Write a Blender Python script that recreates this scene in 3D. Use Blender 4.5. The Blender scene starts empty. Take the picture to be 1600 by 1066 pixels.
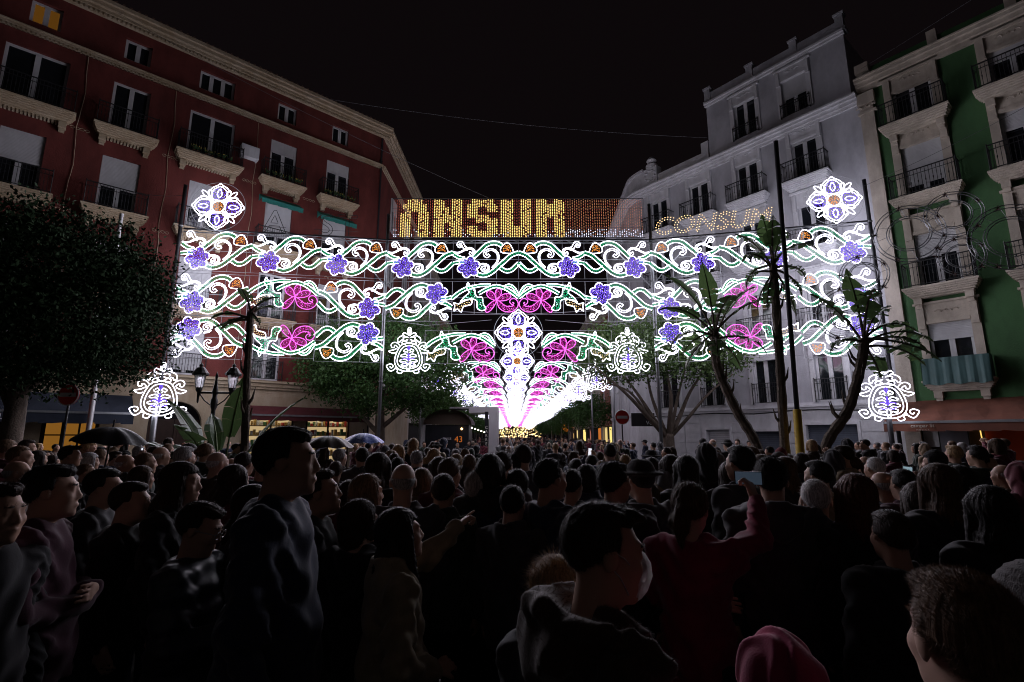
import bpy, math, random
import numpy as np
from mathutils import Vector, Matrix

# ---------------------------------------------------------------- camera, world, exposure
scn = bpy.context.scene
COL = scn.collection
F_PX, CAM_H, PITCH = 800.0, 1.85, math.atan(150 / 800)
cam_d = bpy.data.cameras.new('camera')
cam_d.sensor_width = 36.0
cam_d.lens = 18.0
cam_d.clip_start = 0.05
cam_d.clip_end = 2000.0
cam = bpy.data.objects.new('camera', cam_d)
cam.location = (0, 0, CAM_H)
cam.rotation_euler = (math.pi / 2 + PITCH, 0, 0)
COL.objects.link(cam)
scn.camera = cam

world = bpy.data.worlds.new('World')
scn.world = world
world.use_nodes = True
wn = world.node_tree
bg = wn.nodes['Background']
bg.inputs['Color'].default_value = (0.0034, 0.0023, 0.0027, 1)      # night sky over a lit city
bg.inputs['Strength'].default_value = 1.0
scn.view_settings.view_transform = 'Standard'
scn.view_settings.look = 'None'
scn.view_settings.exposure = 0.0
scn.view_settings.gamma = 1.0
scn.render.engine = 'CYCLES'
scn.cycles.use_denoising = True
scn.cycles.max_bounces = 5
scn.cycles.diffuse_bounces = 3
scn.cycles.glossy_bounces = 3
scn.cycles.transmission_bounces = 3
scn.cycles.sample_clamp_indirect = 4.0
scn.cycles.sample_clamp_direct = 0.0
scn.cycles.use_light_tree = True
scn.cycles.filter_width = 1.05
scn.cycles.caustics_reflective = False
scn.cycles.caustics_refractive = False

rnd = random.Random(11)
nrng = np.random.default_rng(5)
C_, S_ = math.cos(PITCH), math.sin(PITCH)

def ray(u, v):
    x = (u - 800) / F_PX; y = (533 - v) / F_PX
    fw = C_ - y * S_
    return x / fw, (y * C_ + S_) / fw

def at(u, v, Y):
    a, b = ray(u, v)
    return Vector((a * Y, Y, CAM_H + b * Y))

# ---------------------------------------------------------------- object helpers
def tag(o, label=None, cat=None, group=None, kind=None):
    if label: o['label'] = label
    if cat: o['category'] = cat
    if group: o['group'] = group
    if kind: o['kind'] = kind
    return o

def empty(name, loc=(0, 0, 0), rz=0.0, label=None, cat=None, group=None, kind=None):
    o = bpy.data.objects.new(name, None)
    o.empty_display_size = 0.2
    o.location = loc
    o.rotation_euler = (0, 0, rz)
    COL.objects.link(o)
    return tag(o, label, cat, group, kind)

def link(name, me, parent=None, loc=None, rz=None, scale=None):
    o = bpy.data.objects.new(name, me)
    if parent is not None: o.parent = parent
    if loc is not None: o.location = loc
    if rz is not None: o.rotation_euler = (0, 0, rz)
    if scale is not None: o.scale = scale
    COL.objects.link(o)
    return o

def children(o):
    return KIDS.get(o.name, [])

KIDS = {}
def copy_tree(o, parent=None):
    c = o.copy()
    COL.objects.link(c)
    c.parent = parent
    for ch in list(o.children):
        copy_tree(ch, c)
    return c

class MB:
    """collects faces; build() links them as ONE mesh object"""
    def __init__(s):
        s.v = []; s.f = []; s.m = []
    def add(s, vs, fs, mi=0):
        n = len(s.v)
        s.v.extend([tuple(p) for p in vs])
        for f in fs:
            s.f.append(tuple(i + n for i in f)); s.m.append(mi)
    def box(s, c, d, mi=0, rz=0.0):
        x, y, z = d[0] / 2, d[1] / 2, d[2] / 2
        cs, sn = math.cos(rz), math.sin(rz)
        vs = []
        for dz in (-z, z):
            for dx, dy in ((-x, -y), (x, -y), (x, y), (-x, y)):
                vs.append((c[0] + dx * cs - dy * sn, c[1] + dx * sn + dy * cs, c[2] + dz))
        s.add(vs, [(3, 2, 1, 0), (4, 5, 6, 7), (0, 1, 5, 4), (1, 2, 6, 5), (2, 3, 7, 6), (3, 0, 4, 7)], mi)
    def box2(s, a, b, mi=0):
        s.box([(a[i] + b[i]) / 2 for i in range(3)], [abs(b[i] - a[i]) for i in range(3)], mi)
    def tube(s, pts, r, sides=6, mi=0, cap=True):
        pts = [Vector(p) for p in pts]
        n = len(pts)
        rs = r if hasattr(r, '__len__') else [r] * n
        t = (pts[1] - pts[0]).normalized()
        up = Vector((0, 0, 1)) if abs(t.z) < 0.9 else Vector((1, 0, 0))
        a = t.cross(up).normalized()
        vs = []
        for i, p in enumerate(pts):
            t = (pts[min(i + 1, n - 1)] - pts[max(i - 1, 0)]).normalized()
            a = (a - t * a.dot(t)).normalized()
            b = t.cross(a)
            for k in range(sides):
                an = 2 * math.pi * k / sides
                vs.append(p + (a * math.cos(an) + b * math.sin(an)) * rs[i])
        fs = []
        for i in range(n - 1):
            for k in range(sides):
                k2 = (k + 1) % sides
                fs.append((i * sides + k, i * sides + k2, (i + 1) * sides + k2, (i + 1) * sides + k))
        if cap:
            fs.append(tuple(range(sides - 1, -1, -1)))
            fs.append(tuple((n - 1) * sides + k for k in range(sides)))
        s.add(vs, fs, mi)
    def flat(s, pts, r, closed=False, mi=0):
        """diamond-section light tube along a curve in the local xz plane"""
        n = len(pts)
        vs = []; fs = []
        P = np.array(pts, float)
        if closed:
            T = np.roll(P, -1, 0) - np.roll(P, 1, 0)
        else:
            T = np.gradient(P, axis=0)
        T /= np.maximum(np.linalg.norm(T, axis=1), 1e-9)[:, None]
        for i in range(n):
            x, z = P[i]; nx, nz = -T[i, 1] * r, T[i, 0] * r
            vs += [(x + nx, 0, z + nz), (x, r, z), (x - nx, 0, z - nz), (x, -r, z)]
        for i in range(n if closed else n - 1):
            j = (i + 1) % n
            for k in range(4):
                k2 = (k + 1) % 4
                fs.append((i * 4 + k, j * 4 + k, j * 4 + k2, i * 4 + k2))
        s.add(vs, fs, mi)
    def octa(s, p, r, mi=0):
        x, y, z = p
        s.add([(x + r, y, z), (x, y + r, z), (x - r, y, z), (x, y - r, z), (x, y, z + r), (x, y, z - r)],
              [(0, 1, 4), (1, 2, 4), (2, 3, 4), (3, 0, 4), (1, 0, 5), (2, 1, 5), (3, 2, 5), (0, 3, 5)], mi)
    def lathe(s, prof, sides=16, c=(0, 0, 0), mi=0, squash=1.0):
        vs = []; fs = []
        for r, z in prof:
            for k in range(sides):
                an = 2 * math.pi * k / sides
                vs.append((c[0] + r * math.cos(an), c[1] + r * math.sin(an) * squash, c[2] + z))
        for i in range(len(prof) - 1):
            for k in range(sides):
                k2 = (k + 1) % sides
                fs.append((i * sides + k, i * sides + k2, (i + 1) * sides + k2, (i + 1) * sides + k))
        s.add(vs, fs, mi)
    def mesh(s, name, mats, smooth=False):
        me = bpy.data.meshes.new(name)
        me.from_pydata(s.v, [], s.f)
        mats = mats if isinstance(mats, (list, tuple)) else [mats]
        for m in mats: me.materials.append(m)
        if len(mats) > 1: me.polygons.foreach_set('material_index', s.m)
        if smooth: me.polygons.foreach_set('use_smooth', [True] * len(s.f))
        me.update()
        return me
    def build(s, name, mats, parent=None, smooth=False, loc=None, rz=None, scale=None):
        return link(name, s.mesh(name, mats, smooth), parent, loc, rz, scale)

def catmull(pts, n=8, closed=False):
    P = [np.array(p, float) for p in pts]
    out = []
    L = len(P)
    rng = range(L) if closed else range(L - 1)
    for i in rng:
        if closed:
            p0, p1, p2, p3 = P[i - 1], P[i], P[(i + 1) % L], P[(i + 2) % L]
        else:
            p0, p1, p2, p3 = P[max(i - 1, 0)], P[i], P[i + 1], P[min(i + 2, L - 1)]
        for k in range(n):
            t = k / n
            out.append(0.5 * ((2 * p1) + (-p0 + p2) * t + (2 * p0 - 5 * p1 + 4 * p2 - p3) * t * t + (-p0 + 3 * p1 - 3 * p2 + p3) * t ** 3))
    if not closed: out.append(P[-1])
    return out

# ---------------------------------------------------------------- materials
MATS = {}
def mat(name, col, rough=0.8, var=0.0, vscale=3.0, bump=0.0, bscale=30.0, metal=0.0, col2=None, spec=0.3, sheen=0.0, trans=0.0):
    if name in MATS: return MATS[name]
    m = bpy.data.materials.new(name)
    m.use_nodes = True
    nt = m.node_tree
    b = nt.nodes['Principled BSDF']
    b.inputs['Base Color'].default_value = (*col, 1)
    b.inputs['Roughness'].default_value = rough
    b.inputs['Metallic'].default_value = metal
    b.inputs['Specular IOR Level'].default_value = spec
    if sheen: b.inputs['Sheen Weight'].default_value = sheen
    if trans:
        b.inputs['Transmission Weight'].default_value = trans
    if var or bump:
        tc = nt.nodes.new('ShaderNodeTexCoord')
        if var:
            no = nt.nodes.new('ShaderNodeTexNoise')
            no.inputs['Scale'].default_value = vscale
            no.inputs['Detail'].default_value = 5
            no.inputs['Roughness'].default_value = 0.65
            mp = nt.nodes.new('ShaderNodeMapping')
            mp.inputs['Scale'].default_value = (1, 1, 0.45)
            nt.links.new(tc.outputs['Object'], mp.inputs['Vector'])
            nt.links.new(mp.outputs['Vector'], no.inputs['Vector'])
            rp = nt.nodes.new('ShaderNodeValToRGB')
            c2 = col2 or tuple(c * (1 - var) for c in col)
            rp.color_ramp.elements[0].position = 0.36
            rp.color_ramp.elements[0].color = (*c2, 1)
            rp.color_ramp.elements[1].position = 0.62
            rp.color_ramp.elements[1].color = (*col, 1)
            nt.links.new(no.outputs['Fac'], rp.inputs['Fac'])
            nt.links.new(rp.outputs['Color'], b.inputs['Base Color'])
        if bump:
            n2 = nt.nodes.new('ShaderNodeTexNoise')
            n2.inputs['Scale'].default_value = bscale
            n2.inputs['Detail'].default_value = 6
            nt.links.new(tc.outputs['Object'], n2.inputs['Vector'])
            bp = nt.nodes.new('ShaderNodeBump')
            bp.inputs['Strength'].default_value = bump
            bp.inputs['Distance'].default_value = 0.03
            nt.links.new(n2.outputs['Fac'], bp.inputs['Height'])
            nt.links.new(bp.outputs['Normal'], b.inputs['Normal'])
    MATS[name] = m
    return m

def hair_mat(name, col):
    """hair: fine vertical streaks in colour and relief"""
    m = mat(name, col, .6, spec=.28)
    nt = m.node_tree; b = nt.nodes['Principled BSDF']
    tc = nt.nodes.new('ShaderNodeTexCoord'); mp = nt.nodes.new('ShaderNodeMapping'); mp.inputs['Scale'].default_value = (130, 130, 9)
    no = nt.nodes.new('ShaderNodeTexNoise'); no.inputs['Scale'].default_value = 1.0; no.inputs['Detail'].default_value = 4; no.inputs['Distortion'].default_value = .6
    nt.links.new(tc.outputs['Object'], mp.inputs['Vector']); nt.links.new(mp.outputs['Vector'], no.inputs['Vector'])
    rp = nt.nodes.new('ShaderNodeValToRGB'); rp.color_ramp.elements[0].position = .35; rp.color_ramp.elements[0].color = (*[c * .45 for c in col], 1); rp.color_ramp.elements[1].position = .68; rp.color_ramp.elements[1].color = (*[c * 1.3 for c in col], 1)
    nt.links.new(no.outputs['Fac'], rp.inputs['Fac']); nt.links.new(rp.outputs['Color'], b.inputs['Base Color'])
    bp = nt.nodes.new('ShaderNodeBump'); bp.inputs['Strength'].default_value = .9; bp.inputs['Distance'].default_value = .006
    nt.links.new(no.outputs['Fac'], bp.inputs['Height']); nt.links.new(bp.outputs['Normal'], b.inputs['Normal'])
    return m

def emit(name, col, k):
    if name in MATS: return MATS[name]
    m = bpy.data.materials.new(name)
    m.use_nodes = True
    nt = m.node_tree
    nt.nodes.clear()
    e = nt.nodes.new('ShaderNodeEmission')
    e.inputs['Color'].default_value = (*col, 1)
    e.inputs['Strength'].default_value = k
    o = nt.nodes.new('ShaderNodeOutputMaterial')
    nt.links.new(e.outputs[0], o.inputs[0])
    MATS[name] = m
    return m

L_WHITE = emit('white_led', (0.86, 0.84, 1.0), 4.6)
L_PURPLE = emit('purple_led', (0.20, 0.10, 0.95), 1.15)
L_LILAC = emit('lilac_led', (0.55, 0.45, 1.0), 2.2)
L_GREEN = emit('green_led', (0.02, 0.50, 0.20), 1.1)
L_MINT = emit('mint_led', (0.45, 1.0, 0.72), 2.4)
L_PINK = emit('pink_led', (1.0, 0.16, 0.85), 1.7)
L_MAGENTA = emit('magenta_led', (0.75, 0.02, 0.42), 0.75)
L_ORANGE = emit('orange_led', (1.0, 0.36, 0.07), 1.2)
L_CREAM = emit('cream_led', (1.0, 0.78, 0.45), 1.6)
L_GOLD = emit('gold_led', (1.0, 0.66, 0.22), 1.9)
L_RED = emit('red_led', (1.0, 0.24, 0.16), 0.62)
L_COOL = emit('cool_led', (0.8, 0.78, 1.0), 1.9)
L_BULB = emit('amber_bulb', (1.0, 0.66, 0.30), 2.8)
L_AMBER = emit('amber_curtain_led', (1.0, 0.42, 0.22), 0.85)

M_RED = mat('red_render', (0.155, 0.036, 0.030), 0.85, 0.42, 0.9, 0.3, 18)
M_BEIGE = mat('beige_stone', (0.42, 0.345, 0.25), 0.8, 0.35, 2.2, 0.3, 16, col2=(0.34, 0.26, 0.17))
M_GREY = mat('grey_render', (0.50, 0.50, 0.54), 0.85, 0.3, 1.0, 0.25, 22)
M_GREYLT = mat('white_stucco', (0.66, 0.66, 0.69), 0.8, 0.22, 2.0, 0.25, 20)
M_GREEN = mat('green_render', (0.052, 0.125, 0.050), 0.85, 0.3, 1.2, 0.25, 20)
M_GBEIGE = mat('pale_stucco', (0.50, 0.44, 0.37), 0.8, 0.3, 2.0, 0.3, 18)
M_WHITEP = mat('white_paint', (0.62, 0.62, 0.64), 0.5, 0.12, 4)
M_SHUT = mat('roller_shutter_slats', (0.55, 0.55, 0.57), 0.6, 0.12, 3)
M_IRON = mat('black_iron', (0.012, 0.012, 0.013), 0.5, spec=0.4)
M_STEEL = mat('galvanised_steel', (0.32, 0.33, 0.35), 0.42, 0.2, 6, metal=0.7)
M_DKSTEEL = mat('dark_steel', (0.035, 0.035, 0.04), 0.45, metal=0.3)
M_GLASS = mat('dark_glass', (0.012, 0.014, 0.017), 0.06, spec=0.6)
M_ROOF = mat('roof_tiles', (0.10, 0.055, 0.04), 0.9, 0.4, 5)
M_DARK = mat('dark_interior', (0.006, 0.006, 0.007), 0.9)
M_TEAL = mat('teal_awning', (0.03, 0.20, 0.17), 0.8, 0.2, 4)
M_PAVE = mat('paving', (0.10, 0.098, 0.1), 0.55, 0.45, 6, 0.5, 40)
M_BARK = mat('bark', (0.16, 0.125, 0.10), 0.9, 0.5, 6, 0.7, 26)
def leafy(m, col, k):
    nt = m.node_tree; out = nt.nodes['Material Output']; b = nt.nodes['Principled BSDF']
    t = nt.nodes.new('ShaderNodeBsdfTranslucent'); t.inputs['Color'].default_value = (*col, 1)
    mx = nt.nodes.new('ShaderNodeMixShader'); mx.inputs['Fac'].default_value = k
    nt.links.new(b.outputs[0], mx.inputs[1]); nt.links.new(t.outputs[0], mx.inputs[2]); nt.links.new(mx.outputs[0], out.inputs['Surface'])
    return m
M_LEAF = leafy(mat('ficus_leaves', (0.055, 0.12, 0.035), 0.6, 0.45, 2.0, spec=0.25), (.07, .14, .03), .3)
M_LEAFD = mat('deep_green_leaves', (0.028, 0.055, 0.025), 0.85, 0.3, 2.0, spec=0.1)
M_PADDLE = leafy(mat('paddle_leaves', (0.05, 0.10, 0.036), 0.45, 0.45, 3.0, spec=0.4), (.07, .12, .04), .28)
M_PTRUNK = mat('palm_trunk', (0.14, 0.11, 0.085), 0.9, 0.5, 9, 0.8, 22)
# ---------------------------------------------------------------- ground
g = MB(); g.add([(-260, -60, 0), (260, -60, 0), (260, 520, 0), (-260, 520, 0)], [(0, 1, 2, 3)])
tag(g.build('ground', mat('asphalt', (0.05, 0.05, 0.053), 0.5, 0.35, 0.7, 0.5, 60)), kind='structure')
g = MB(); g.box2((-60, -30, 0.004), (-9.0, 24, 0.124)); tag(g.build('pavement_left', M_PAVE), kind='structure')
g = MB(); g.box2((8.9, -30, 0.004), (60, 23, 0.124)); tag(g.build('pavement_right', M_PAVE), kind='structure')

# ---------------------------------------------------------------- buildings
CACHE = {}
def cached(key, fn):
    if key not in CACHE: CACHE[key] = fn()
    return CACHE[key]

def wall_mesh(s0, s1, z0, z1, ops, depth, body, sx, mats, back=12.0):
    """front sheet with real openings and reveals, plus the building's body behind it"""
    mb = MB()
    xs = sorted({s0, s1, *[o[0] for o in ops], *[o[1] for o in ops]})
    zs = sorted({z0, z1, *[o[2] for o in ops], *[o[3] for o in ops]})
    xs = [x for x in xs if s0 <= x <= s1]; zs = [z for z in zs if z0 <= z <= z1]
    for i in range(len(xs) - 1):
        for j in range(len(zs) - 1):
            cx, cz = (xs[i] + xs[i + 1]) / 2, (zs[j] + zs[j + 1]) / 2
            if any(o[0] < cx < o[1] and o[2] < cz < o[3] for o in ops): continue
            a, b, c, d = xs[i], xs[i + 1], zs[j], zs[j + 1]
            mi = body(cz)
            mb.add([(a * sx, 0, c), (b * sx, 0, c), (b * sx, 0, d), (a * sx, 0, d)], [(0, 1, 2, 3)], mi)
    for o in ops:
        a, b, c, d = o[:4]
        mi = body((c + d) / 2)
        q = [(a, c), (b, c), (b, d), (a, d)]
        for k in range(4):
            p, r = q[k], q[(k + 1) % 4]
            mb.add([(p[0] * sx, 0, p[1]), (r[0] * sx, 0, r[1]), (r[0] * sx, -depth, r[1]), (p[0] * sx, -depth, p[1])], [(0, 1, 2, 3)], mi)
    # body: dark backing, ends, roof slab
    mb.add([(s0 * sx, -depth, z0), (s1 * sx, -depth, z0), (s1 * sx, -depth, z1), (s0 * sx, -depth, z1)], [(0, 1, 2, 3)], len(mats) - 1)
    for s in (s0, s1):
        mb.add([(s * sx, 0, z0), (s * sx, -back, z0), (s * sx, -back, z1), (s * sx, 0, z1)], [(0, 1, 2, 3)], body(z1))
    mb.add([(s0 * sx, 0, z1), (s1 * sx, 0, z1), (s1 * sx, -back, z1), (s0 * sx, -back, z1)], [(0, 1, 2, 3)], body(z1))
    mb.add([(s0 * sx, -back, z0), (s1 * sx, -back, z0), (s1 * sx, -back, z1), (s0 * sx, -back, z1)], [(0, 1, 2, 3)], body(z1))
    return mb.mesh('wall', mats)

def win_frame(w, h, leaves=2, bar=0.0):
    mb = MB(); t = 0.10
    mb.box2((-w / 2, -0.03, 0), (-w / 2 + t, 0.05, h)); mb.box2((w / 2 - t, -0.03, 0), (w / 2, 0.05, h))
    mb.box2((-w / 2 + t, -0.03, h - t), (w / 2 - t, 0.047, h)); mb.box2((-w / 2 + t, -0.03, 0), (w / 2 - t, 0.047, t))
    for k in range(1, leaves):
        x = -w / 2 + w * k / leaves
        mb.box2((x - 0.085, -0.03, t), (x + 0.085, 0.06, h - t))
    if bar: mb.box2((-w / 2 + t, -0.03, bar - 0.04), (w / 2 - t, 0.043, bar + 0.04))
    return mb.mesh('window', M_WHITEP)

def pane_mesh(w, h, m):
    mb = MB(); mb.box2((-w / 2, -0.008, 0), (w / 2, 0.008, h)); return mb.mesh('pane', m)

def shutter_mesh(w, h):
    mb = MB(); n = max(2, int(h / 0.055))
    for i in range(n):
        z = h * i / n
        mb.box2((-w / 2, -0.012, z), (w / 2, 0.012 if i else 0.03, z + h / n - 0.007))
    mb.box2((-w / 2, -0.015, 0), (w / 2, -0.011, h))
    return mb.mesh('shutter', M_SHUT)

def window(root, s, z, w, h, sx=1, depth=0.2, shut=0.0, leaves=2, bar=0.0, glass=None):
    me = cached(('wf', w, h, leaves, bar), lambda: win_frame(w, h, leaves, bar))
    f = link('window', me, root, (s * sx, -depth, z))
    pw = w / leaves - 0.17
    for k in range(leaves):
        x = -w / 2 + w * (k + 0.5) / leaves
        link('pane', cached(('pn', round(pw, 3), h, glass), lambda: pane_mesh(pw, h - 0.15, glass or M_GLASS)), f, (x, 0.0, 0.075))
    if shut > 0:
        hh = round(h * shut, 2)
        link('shutter', cached(('sh', w, hh), lambda: shutter_mesh(w - 0.02, hh)), f, (0, 0.085, h - hh))
    return f

def rail_mesh(w, d, h, step=0.11, belly=True):
    mb = MB()
    mb.box2((-w / 2, d - 0.03, h - 0.035), (w / 2, d + 0.01, h)); mb.box2((-w / 2, d - 0.025, 0.06), (w / 2, d + 0.005, 0.085))
    mb.box2((-w / 2, d - 0.02, h * 0.78), (w / 2, d, h * 0.78 + 0.018))
    for sx_ in (-1, 1):
        x = sx_ * (w / 2 - 0.015)
        mb.box2((x - 0.015, 0, h - 0.033), (x + 0.015, d - 0.03, h - 0.002)); mb.box2((x - 0.012, 0, 0.062), (x + 0.012, d - 0.03, 0.083))
        for k in range(int(d / step)):
            y = step * (k + 0.5); mb.box2((x - 0.008, y - 0.008, 0.085), (x + 0.008, y + 0.008, h - 0.034))
        mb.tube([(x, d, 0), (x, d, h + 0.05)], 0.018, 6)
    n = int(w / step)
    for i in range(n + 1):
        x = -w / 2 + 0.02 + (w - 0.04) * i / n
        mb.box2((x - 0.008, d - 0.02, 0.085), (x + 0.008, d - 0.004, h - 0.034))
        if belly and i % 2 == 0:
            mb.box2((x - 0.016, d - 0.026, h * 0.42), (x + 0.016, d + 0.004, h * 0.5))
    return mb.mesh('railing', M_IRON)

def slab_mesh(w, d, m, dentils=True, brackets=True, th=0.32):
    mb = MB()
    st = 5
    for i in range(st):          # moulded underside stepping in towards the wall
        k = i / (st - 1)
        ww = w - 0.36 * (1 - k) ** 1.4; dd = d * (0.45 + 0.55 * k ** 0.7)
        mb.box2((-ww / 2, 0.002, -th + th * i / st), (ww / 2, dd, -th + th * (i + 1) / st))
    mb.box2((-w / 2 - 0.04, 0.002, 0.0), (w / 2 + 0.04, d + 0.05, 0.07))
    if brackets:
        for sg in (-1, 1):
            x = sg * (w / 2 - 0.32)
            mb.box2((x - 0.12, 0.002, -th - 0.22), (x + 0.12, d * 0.5, -th)); mb.box2((x - 0.09, 0.002, -th - 0.36), (x + 0.09, d * 0.3, -th - 0.22))
    if dentils:
        n = int((w - 0.9) / 0.11)
        for i in range(n):
            x = -(w - 0.9) / 2 + (w - 0.9) * (i + 0.5) / n
            mb.box2((x - 0.033, 0.002, -th - 0.09), (x + 0.033, d * 0.36, -th))
    return mb.mesh('balcony', m)

def balcony(root, s, z, w, d, m, sx=1, dent=True, brk=True, h=1.0, rail=True, step=0.11):
    b = link('balcony', cached(('bs', w, d, m.name, dent, brk), lambda: slab_mesh(w, d, m, dent, brk)), root, (s * sx, 0, z))
    if rail:
        link('railing', cached(('br', w, d, h, step), lambda: rail_mesh(w - 0.06, d, h, step)), b, (0, 0, 0.07))
    return b

def cornice(root, s0, s1, z, sx, m, prof, dent=None, name='cornice'):
    """prof: list of (z0, z1, projection)"""
    mb = MB()
    for a, b, p in prof: mb.box2((s0 * sx, 0.002, z + a), (s1 * sx, p, z + b))
    if dent:
        n = int((s1 - s0) / dent[0])
        for i in range(n):
            s = s0 + (s1 - s0) * (i + 0.5) / n
            mb.box2(((s - dent[0] * 0.3) * sx, 0.002, z + dent[1]), ((s + dent[0] * 0.3) * sx, dent[3], z + dent[2]))
    return mb.build(name, m, root)

def awning(root, name, s0, s1, z_top, z_bot, proj, val, m, m2, sx, stripe=None, folds=10):
    mb = MB()
    n = folds
    for i in range(n):
        a, b = s0 + (s1 - s0) * i / n, s0 + (s1 - s0) * (i + 1) / n
        dz = 0.025 * math.sin(i * 2.1); dz2 = 0.025 * math.sin((i + 1) * 2.1)
        mb.add([(a * sx, 0.05, z_top), (b * sx, 0.05, z_top), (b * sx, proj * 0.5, (z_top + z_bot) / 2 + dz2), (a * sx, proj * 0.5, (z_top + z_bot) / 2 + dz),
                (b * sx, proj, z_bot), (a * sx, proj, z_bot)], [(0, 1, 2, 3), (3, 2, 4, 5)], 0)
        drop = val * (1 - 0.12 * (i % 2))
        mb.add([(a * sx, proj + 0.004, z_bot), (b * sx, proj + 0.004, z_bot), (b * sx, proj + 0.012, z_bot - val), (a * sx, proj + 0.012, z_bot - drop)], [(0, 1, 2, 3)], 0)
    for s in (s0, s1):
        mb.add([(s * sx, 0.05, z_top), (s * sx, proj, z_bot), (s * sx, 0.05, z_bot)], [(0, 1, 2)], 0)
    o = mb.build(name, m, root)
    b = MB(); b.box2((s0 * sx, proj - 0.03, z_bot - 0.05), (s1 * sx, proj + 0.03, z_bot + 0.03)); b.build('front_bar', m2, o)
    return o

def text_mesh(body, size, m, name='lettering', shear=0.0, depth=0.004):
    cu = bpy.data.curves.new(name, 'FONT'); cu.body = body; cu.size = size; cu.shear = shear; cu.extrude = depth
    cu.align_x = 'CENTER'
    o = bpy.data.objects.new(name, cu); COL.objects.link(o)
    dg = bpy.context.evaluated_depsgraph_get()
    me = bpy.data.meshes.new_from_object(o.evaluated_get(dg))
    bpy.data.objects.remove(o)
    me.materials.clear(); me.materials.append(m)
    return me

def scroll_relief(mb, cx, cz, w, y=0.012, r=0.012):
    """little painted/stucco scrollwork"""
    for sg in (-1, 1):
        pts = []
        for i in range(15):
            t = i / 14; an = t * 7.5; rr = 0.10 * (1 - t * 0.8) * w
            pts.append((cx + sg * (0.12 * w + rr * math.cos(an) + 0.2 * w * (1 - t)), y, cz + rr * 0.7 * math.sin(an)))
        mb.tube(pts, r, 4)
    mb.tube([(cx - 0.05 * w, y, cz), (cx, y, cz + 0.08 * w), (cx + 0.05 * w, y, cz)], r, 4)

# ---- red building --------------------------------------------------------
CR = Vector((-7.76, 28.2, 0)); dR = Vector((-0.734, -0.679, 0)).normalized()
red = empty('red_apartment_building', CR, math.atan2(dR.y, dR.x), 'dark red apartment block with beige balconies and cornice', 'building')
bays = [2.67, 5.6, 8.9, 12.05, 15.1, 18.3, 21.5]
floors = [(4.45, 2.15), (7.38, 2.35), (10.95, 2.45), (14.52, 2.35)]
R_END = 24.0
ops = []
wins = []
prng = random.Random(3)
for fi, (z, h) in enumerate(floors):
    for bi, s in enumerate(bays):
        w = 1.3 if not (bi in (2, 4) and fi == 3) else 1.9
        if fi == 1 and bi == 3: w = 1.3
        ops.append((s - w / 2, s + w / 2, z + 0.07, z + 0.07 + h))
        shut = 0.0
        if fi == 3: shut = {0: 0.3, 1: 0.3, 2: 0.0, 3: 0.0, 4: 0.0}.get(bi, 0.4)
        elif fi == 2: shut = {0: 0.55, 1: 0.7, 2: 0.55, 3: 0.55, 4: 0.5}.get(bi, 0.4)
        elif fi == 1: shut = [0.3, 0.0, 0.8, 0.6, 0.0, 0.4, 0.2][bi]
        else: shut = [0.0, 0.0, 0.9, 0.3, 0.5, 0.0, 0.2][bi]
        wins.append((fi, bi, s, z + 0.07, w, h, shut))
att = []
for bi, s in enumerate(bays):
    w = 0.95 if bi != 2 else 1.5
    ops.append((s - w / 2, s + w / 2, 18.15, 19.15)); att.append((s, w))
doors = [(8.0, 9.95, 0.12, 3.35), (1.2, 3.4, 0.5, 2.85), (4.1, 6.1, 0.12, 2.85), (11.5, 13.2, 0.12, 2.6), (13.9, 16.5, 0.12, 2.6), (17.5, 20, 0.12, 2.6)]
ops += doors
wm = wall_mesh(0, R_END, 0, 19.6, ops, 0.35, lambda z: 1 if z < 4.1 else 0, 1, [M_RED, M_BEIGE, M_DARK])
link('wall', wm, red)
for fi, bi, s, z, w, h, shut in wins:
    window(red, s, z, w, h, 1, 0.16, shut)
    if fi > 0:
        balcony(red, s, z - 0.07, 2.15 if w < 1.5 else 2.7, 0.55, M_BEIGE, 1, h=0.95)
    else:
        r = link('railing', cached(('br', 1.6, 0.12, 0.95, 0.11), lambda: rail_mesh(1.6, 0.12, 0.95, 0.11)), red, (s, 0.0, z))
for s, w in att:
    lit = s == 15.1
    window(red, s, 18.15, w, 1.0, 1, 0.2, 0, 2 if w < 1.2 else 3, glass=emit('amber_lit_room', (1.0, 0.40, 0.05), 0.085) if lit else M_GLASS)
cornice(red, -0.35, R_END, 19.6, 1, M_BEIGE, [(0, .14, .16), (.14, .26, .26), (.26, .42, .42), (.42, .58, .55)], (0.16, 0.02, 0.14, 0.22))
cornice(red, 0, R_END, 17.55, 1, M_BEIGE, [(0, .1, .07), (.1, .2, .13), (.2, .25, .17)], (0.14, 0.0, 0.1, 0.12), 'string_course')
cornice(red, 0, R_END, 4.08, 1, M_BEIGE, [(0, .12, .08), (.12, .3, .14), (.3, .37, .22)], None, 'string_course')
sc = MB()
for z in (7.2, 10.75, 14.3):
    for k in range(len(bays)):
        for q in range(4):
            s = (bays[k] + 1.25 + 0.12 * 0) + 0.16 * q
            sc.tube([(s + 0.07 * math.cos(a), 0.012, z - 0.06 + 0.055 * math.sin(a)) for a in [i * 0.7 for i in range(9)]], 0.009, 4)
for k in range(len(bays)):
    scroll_relief(sc, bays[k], 10.2, 0.9); scroll_relief(sc, bays[k], 6.75, 0.9)
tag(sc.build('painted_scrollwork', M_BEIGE, red), kind='stuff')
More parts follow.
